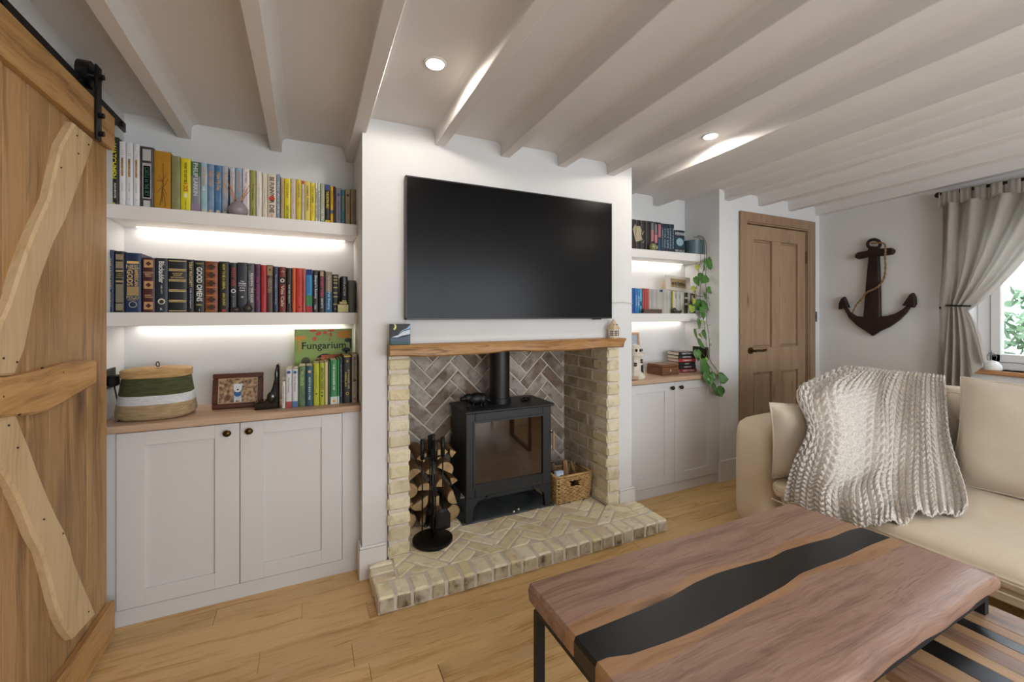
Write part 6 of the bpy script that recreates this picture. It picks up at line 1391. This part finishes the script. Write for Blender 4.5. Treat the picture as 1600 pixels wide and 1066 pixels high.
# tabs over the rod
for j in range(9):
    s = (j+.3)/8.6; yc = ytl+(ytr-ytl)*s**1.25; 
    P = []
    for a in range(17):
        q = a/16
        if q < .3: p = (xr-.016, rz-.085+.085*q/.3)
        elif q < .7: an = PI-(q-.3)/.4*PI; p = (xr+.016*math.cos(an), rz+.016*math.sin(an))
        else: p = (xr+.016, rz-.085*(q-.7)/.3)
        P.append([(p[0]-.004*math.sin(k_*2.2+j), yc-.028+.056*k_/6, p[1]) for k_ in range(7)])
    MB().grid(P).build('tab', M_cur, cu, co_, smooth=True, recalc=False)
tb_ = MB(); c0 = Vector((xr-.02, tie.y, tie.z)); L2 = []
for i in range(33):
    a = 2*PI*i/32; L2.append((xr-.008+.042*math.cos(a)*1.0, tie.y-.015+.066*math.sin(a), tie.z+.003*math.sin(a)))
tb_.tube(L2, .007, 8); hold = at(1483, 481, x=XR-.07)
hb = thing('tie_back', 'black curtain tie-back with round knob holding the grey curtain', 'tie-back', hold)
MB().tube([Vector(p)-hold for p in L2], .006, 8).build('band', M_black, hb, smooth=True); MB().ball((-.02, .03, 0), .016, .016, .014).cyl((-.02, .03, 0), (.07, .03, 0), .006, 10).build('knob', M_black, hb, smooth=True)
# small white lamp on the sill
sp = at(1549, 583, x=XR+.03); tl = thing('lantern_on_sill', 'small white domed lantern with wire handle on the window sill', 'lantern', (XR+.035, sp.y, WZ0))
MB().lathe([(.05, 0), (.052, .004), (.048, .03), (.034, .052), (.016, .062), (.0001, .064)], n=28).build('dome', pm('enamel_white', 'd4d2ce', rough=.35), tl, smooth=True)
MB().tube([(.0, -.018, .06), (0, -.024, .09), (0, -.012, .112), (0, .012, .112), (0, .024, .09), (0, .018, .06)], .0022, 8).tube([(0, 0, .06), (0, 0, .13)], .0018, 8).tube([(0, -.02, .094), (0, .02, .094)], .0018, 8).build('wire_handle', pm('wire_grey', '6c6c6c', rough=.4, metal=.6), tl, smooth=True)

# ------------------------------------------------------------------ anchor on the end wall
XA = XR-.035
kk = 3.045; ca = lambda x, y: (1130+x/kk, 310+y/kk)
def ap(pts): return [(at(*ca(a, b), x=XA).y, at(*ca(a, b), x=XA).z) for a, b in pts]
aoff = at(*ca(710, 450), x=XR-.02); an = thing('wall_anchor', 'rusty dark metal anchor hung on the end wall', 'wall decoration', aoff)
M_rust = pm('rusty_iron', '1f1412', '3a241c', rough=.6, metal=.35, sc_=9, bump=.3, bs=50)
def apiece(pts, nm, x0, x1, c): return MB().prism(ap(pts), lambda p, q, d: (d, p, q), x0, x1, c).build(nm, M_rust, an, aoff, angle=35)
apiece([(697, 228), (738, 230), (745, 400), (748, 562), (780, 560), (820, 548), (855, 527), (880, 505), (890, 515), (870, 545), (835, 580), (790, 612), (745, 632), (710, 655), (680, 632), (640, 608), (600, 570), (572, 520), (580, 512), (600, 540), (630, 560), (668, 565), (675, 470), (685, 350)], 'shank_and_arms', XR-.014, XR-.045, .006)
apiece([(632, 268), (645, 258), (690, 250), (700, 235), (740, 235), (750, 240), (800, 236), (813, 245), (812, 258), (800, 268), (740, 275), (690, 278), (645, 290), (632, 282)], 'stock', XR-.012, XR-.055, .005)
apiece([(577, 468), (588, 495), (598, 520), (575, 520), (552, 528), (553, 500), (563, 480)], 'fluke', XR-.012, XR-.052, .005)
apiece([(903, 450), (914, 470), (916, 505), (905, 520), (885, 512), (855, 510), (875, 480), (890, 458)], 'fluke', XR-.012, XR-.052, .005)
cc = [at(*ca(717+30*math.cos(2*PI*i/24), 218-22*math.sin(2*PI*i/24)), x=XR-.035) for i in range(25)]
MB().tube(cc, .012, 8).build('ring', M_rust, an, aoff, smooth=True)
M_rope = pm('jute_rope', '7a5c38', '9c7c50', rough=.9, sc_=60, bump=.8, bs=150)
rp = [at(*ca(a, b), x=x) for a, b, x in ((705, 215, XR-.04), (735, 212, XR-.055), (765, 215, XR-.05), (772, 235, XR-.06), (770, 275, XR-.06), (772, 330, XR-.045), (765, 380, XR-.045), (740, 418, XR-.062), (710, 435, XR-.064), (680, 450, XR-.06), (660, 478, XR-.05), (635, 505, XR-.045), (615, 545, XR-.045))]
cp = catmull(rp, 8); m = MB()
for ph in (0, PI):
    pts = []
    for i, p in enumerate(cp): a = i*.9+ph; pts.append(p+Vector((.004*math.cos(a), .003*math.sin(a), .003*math.sin(a))))
    m.tube(pts, .0048, 6)
m.build('rope', M_rope, an, aoff, smooth=True)
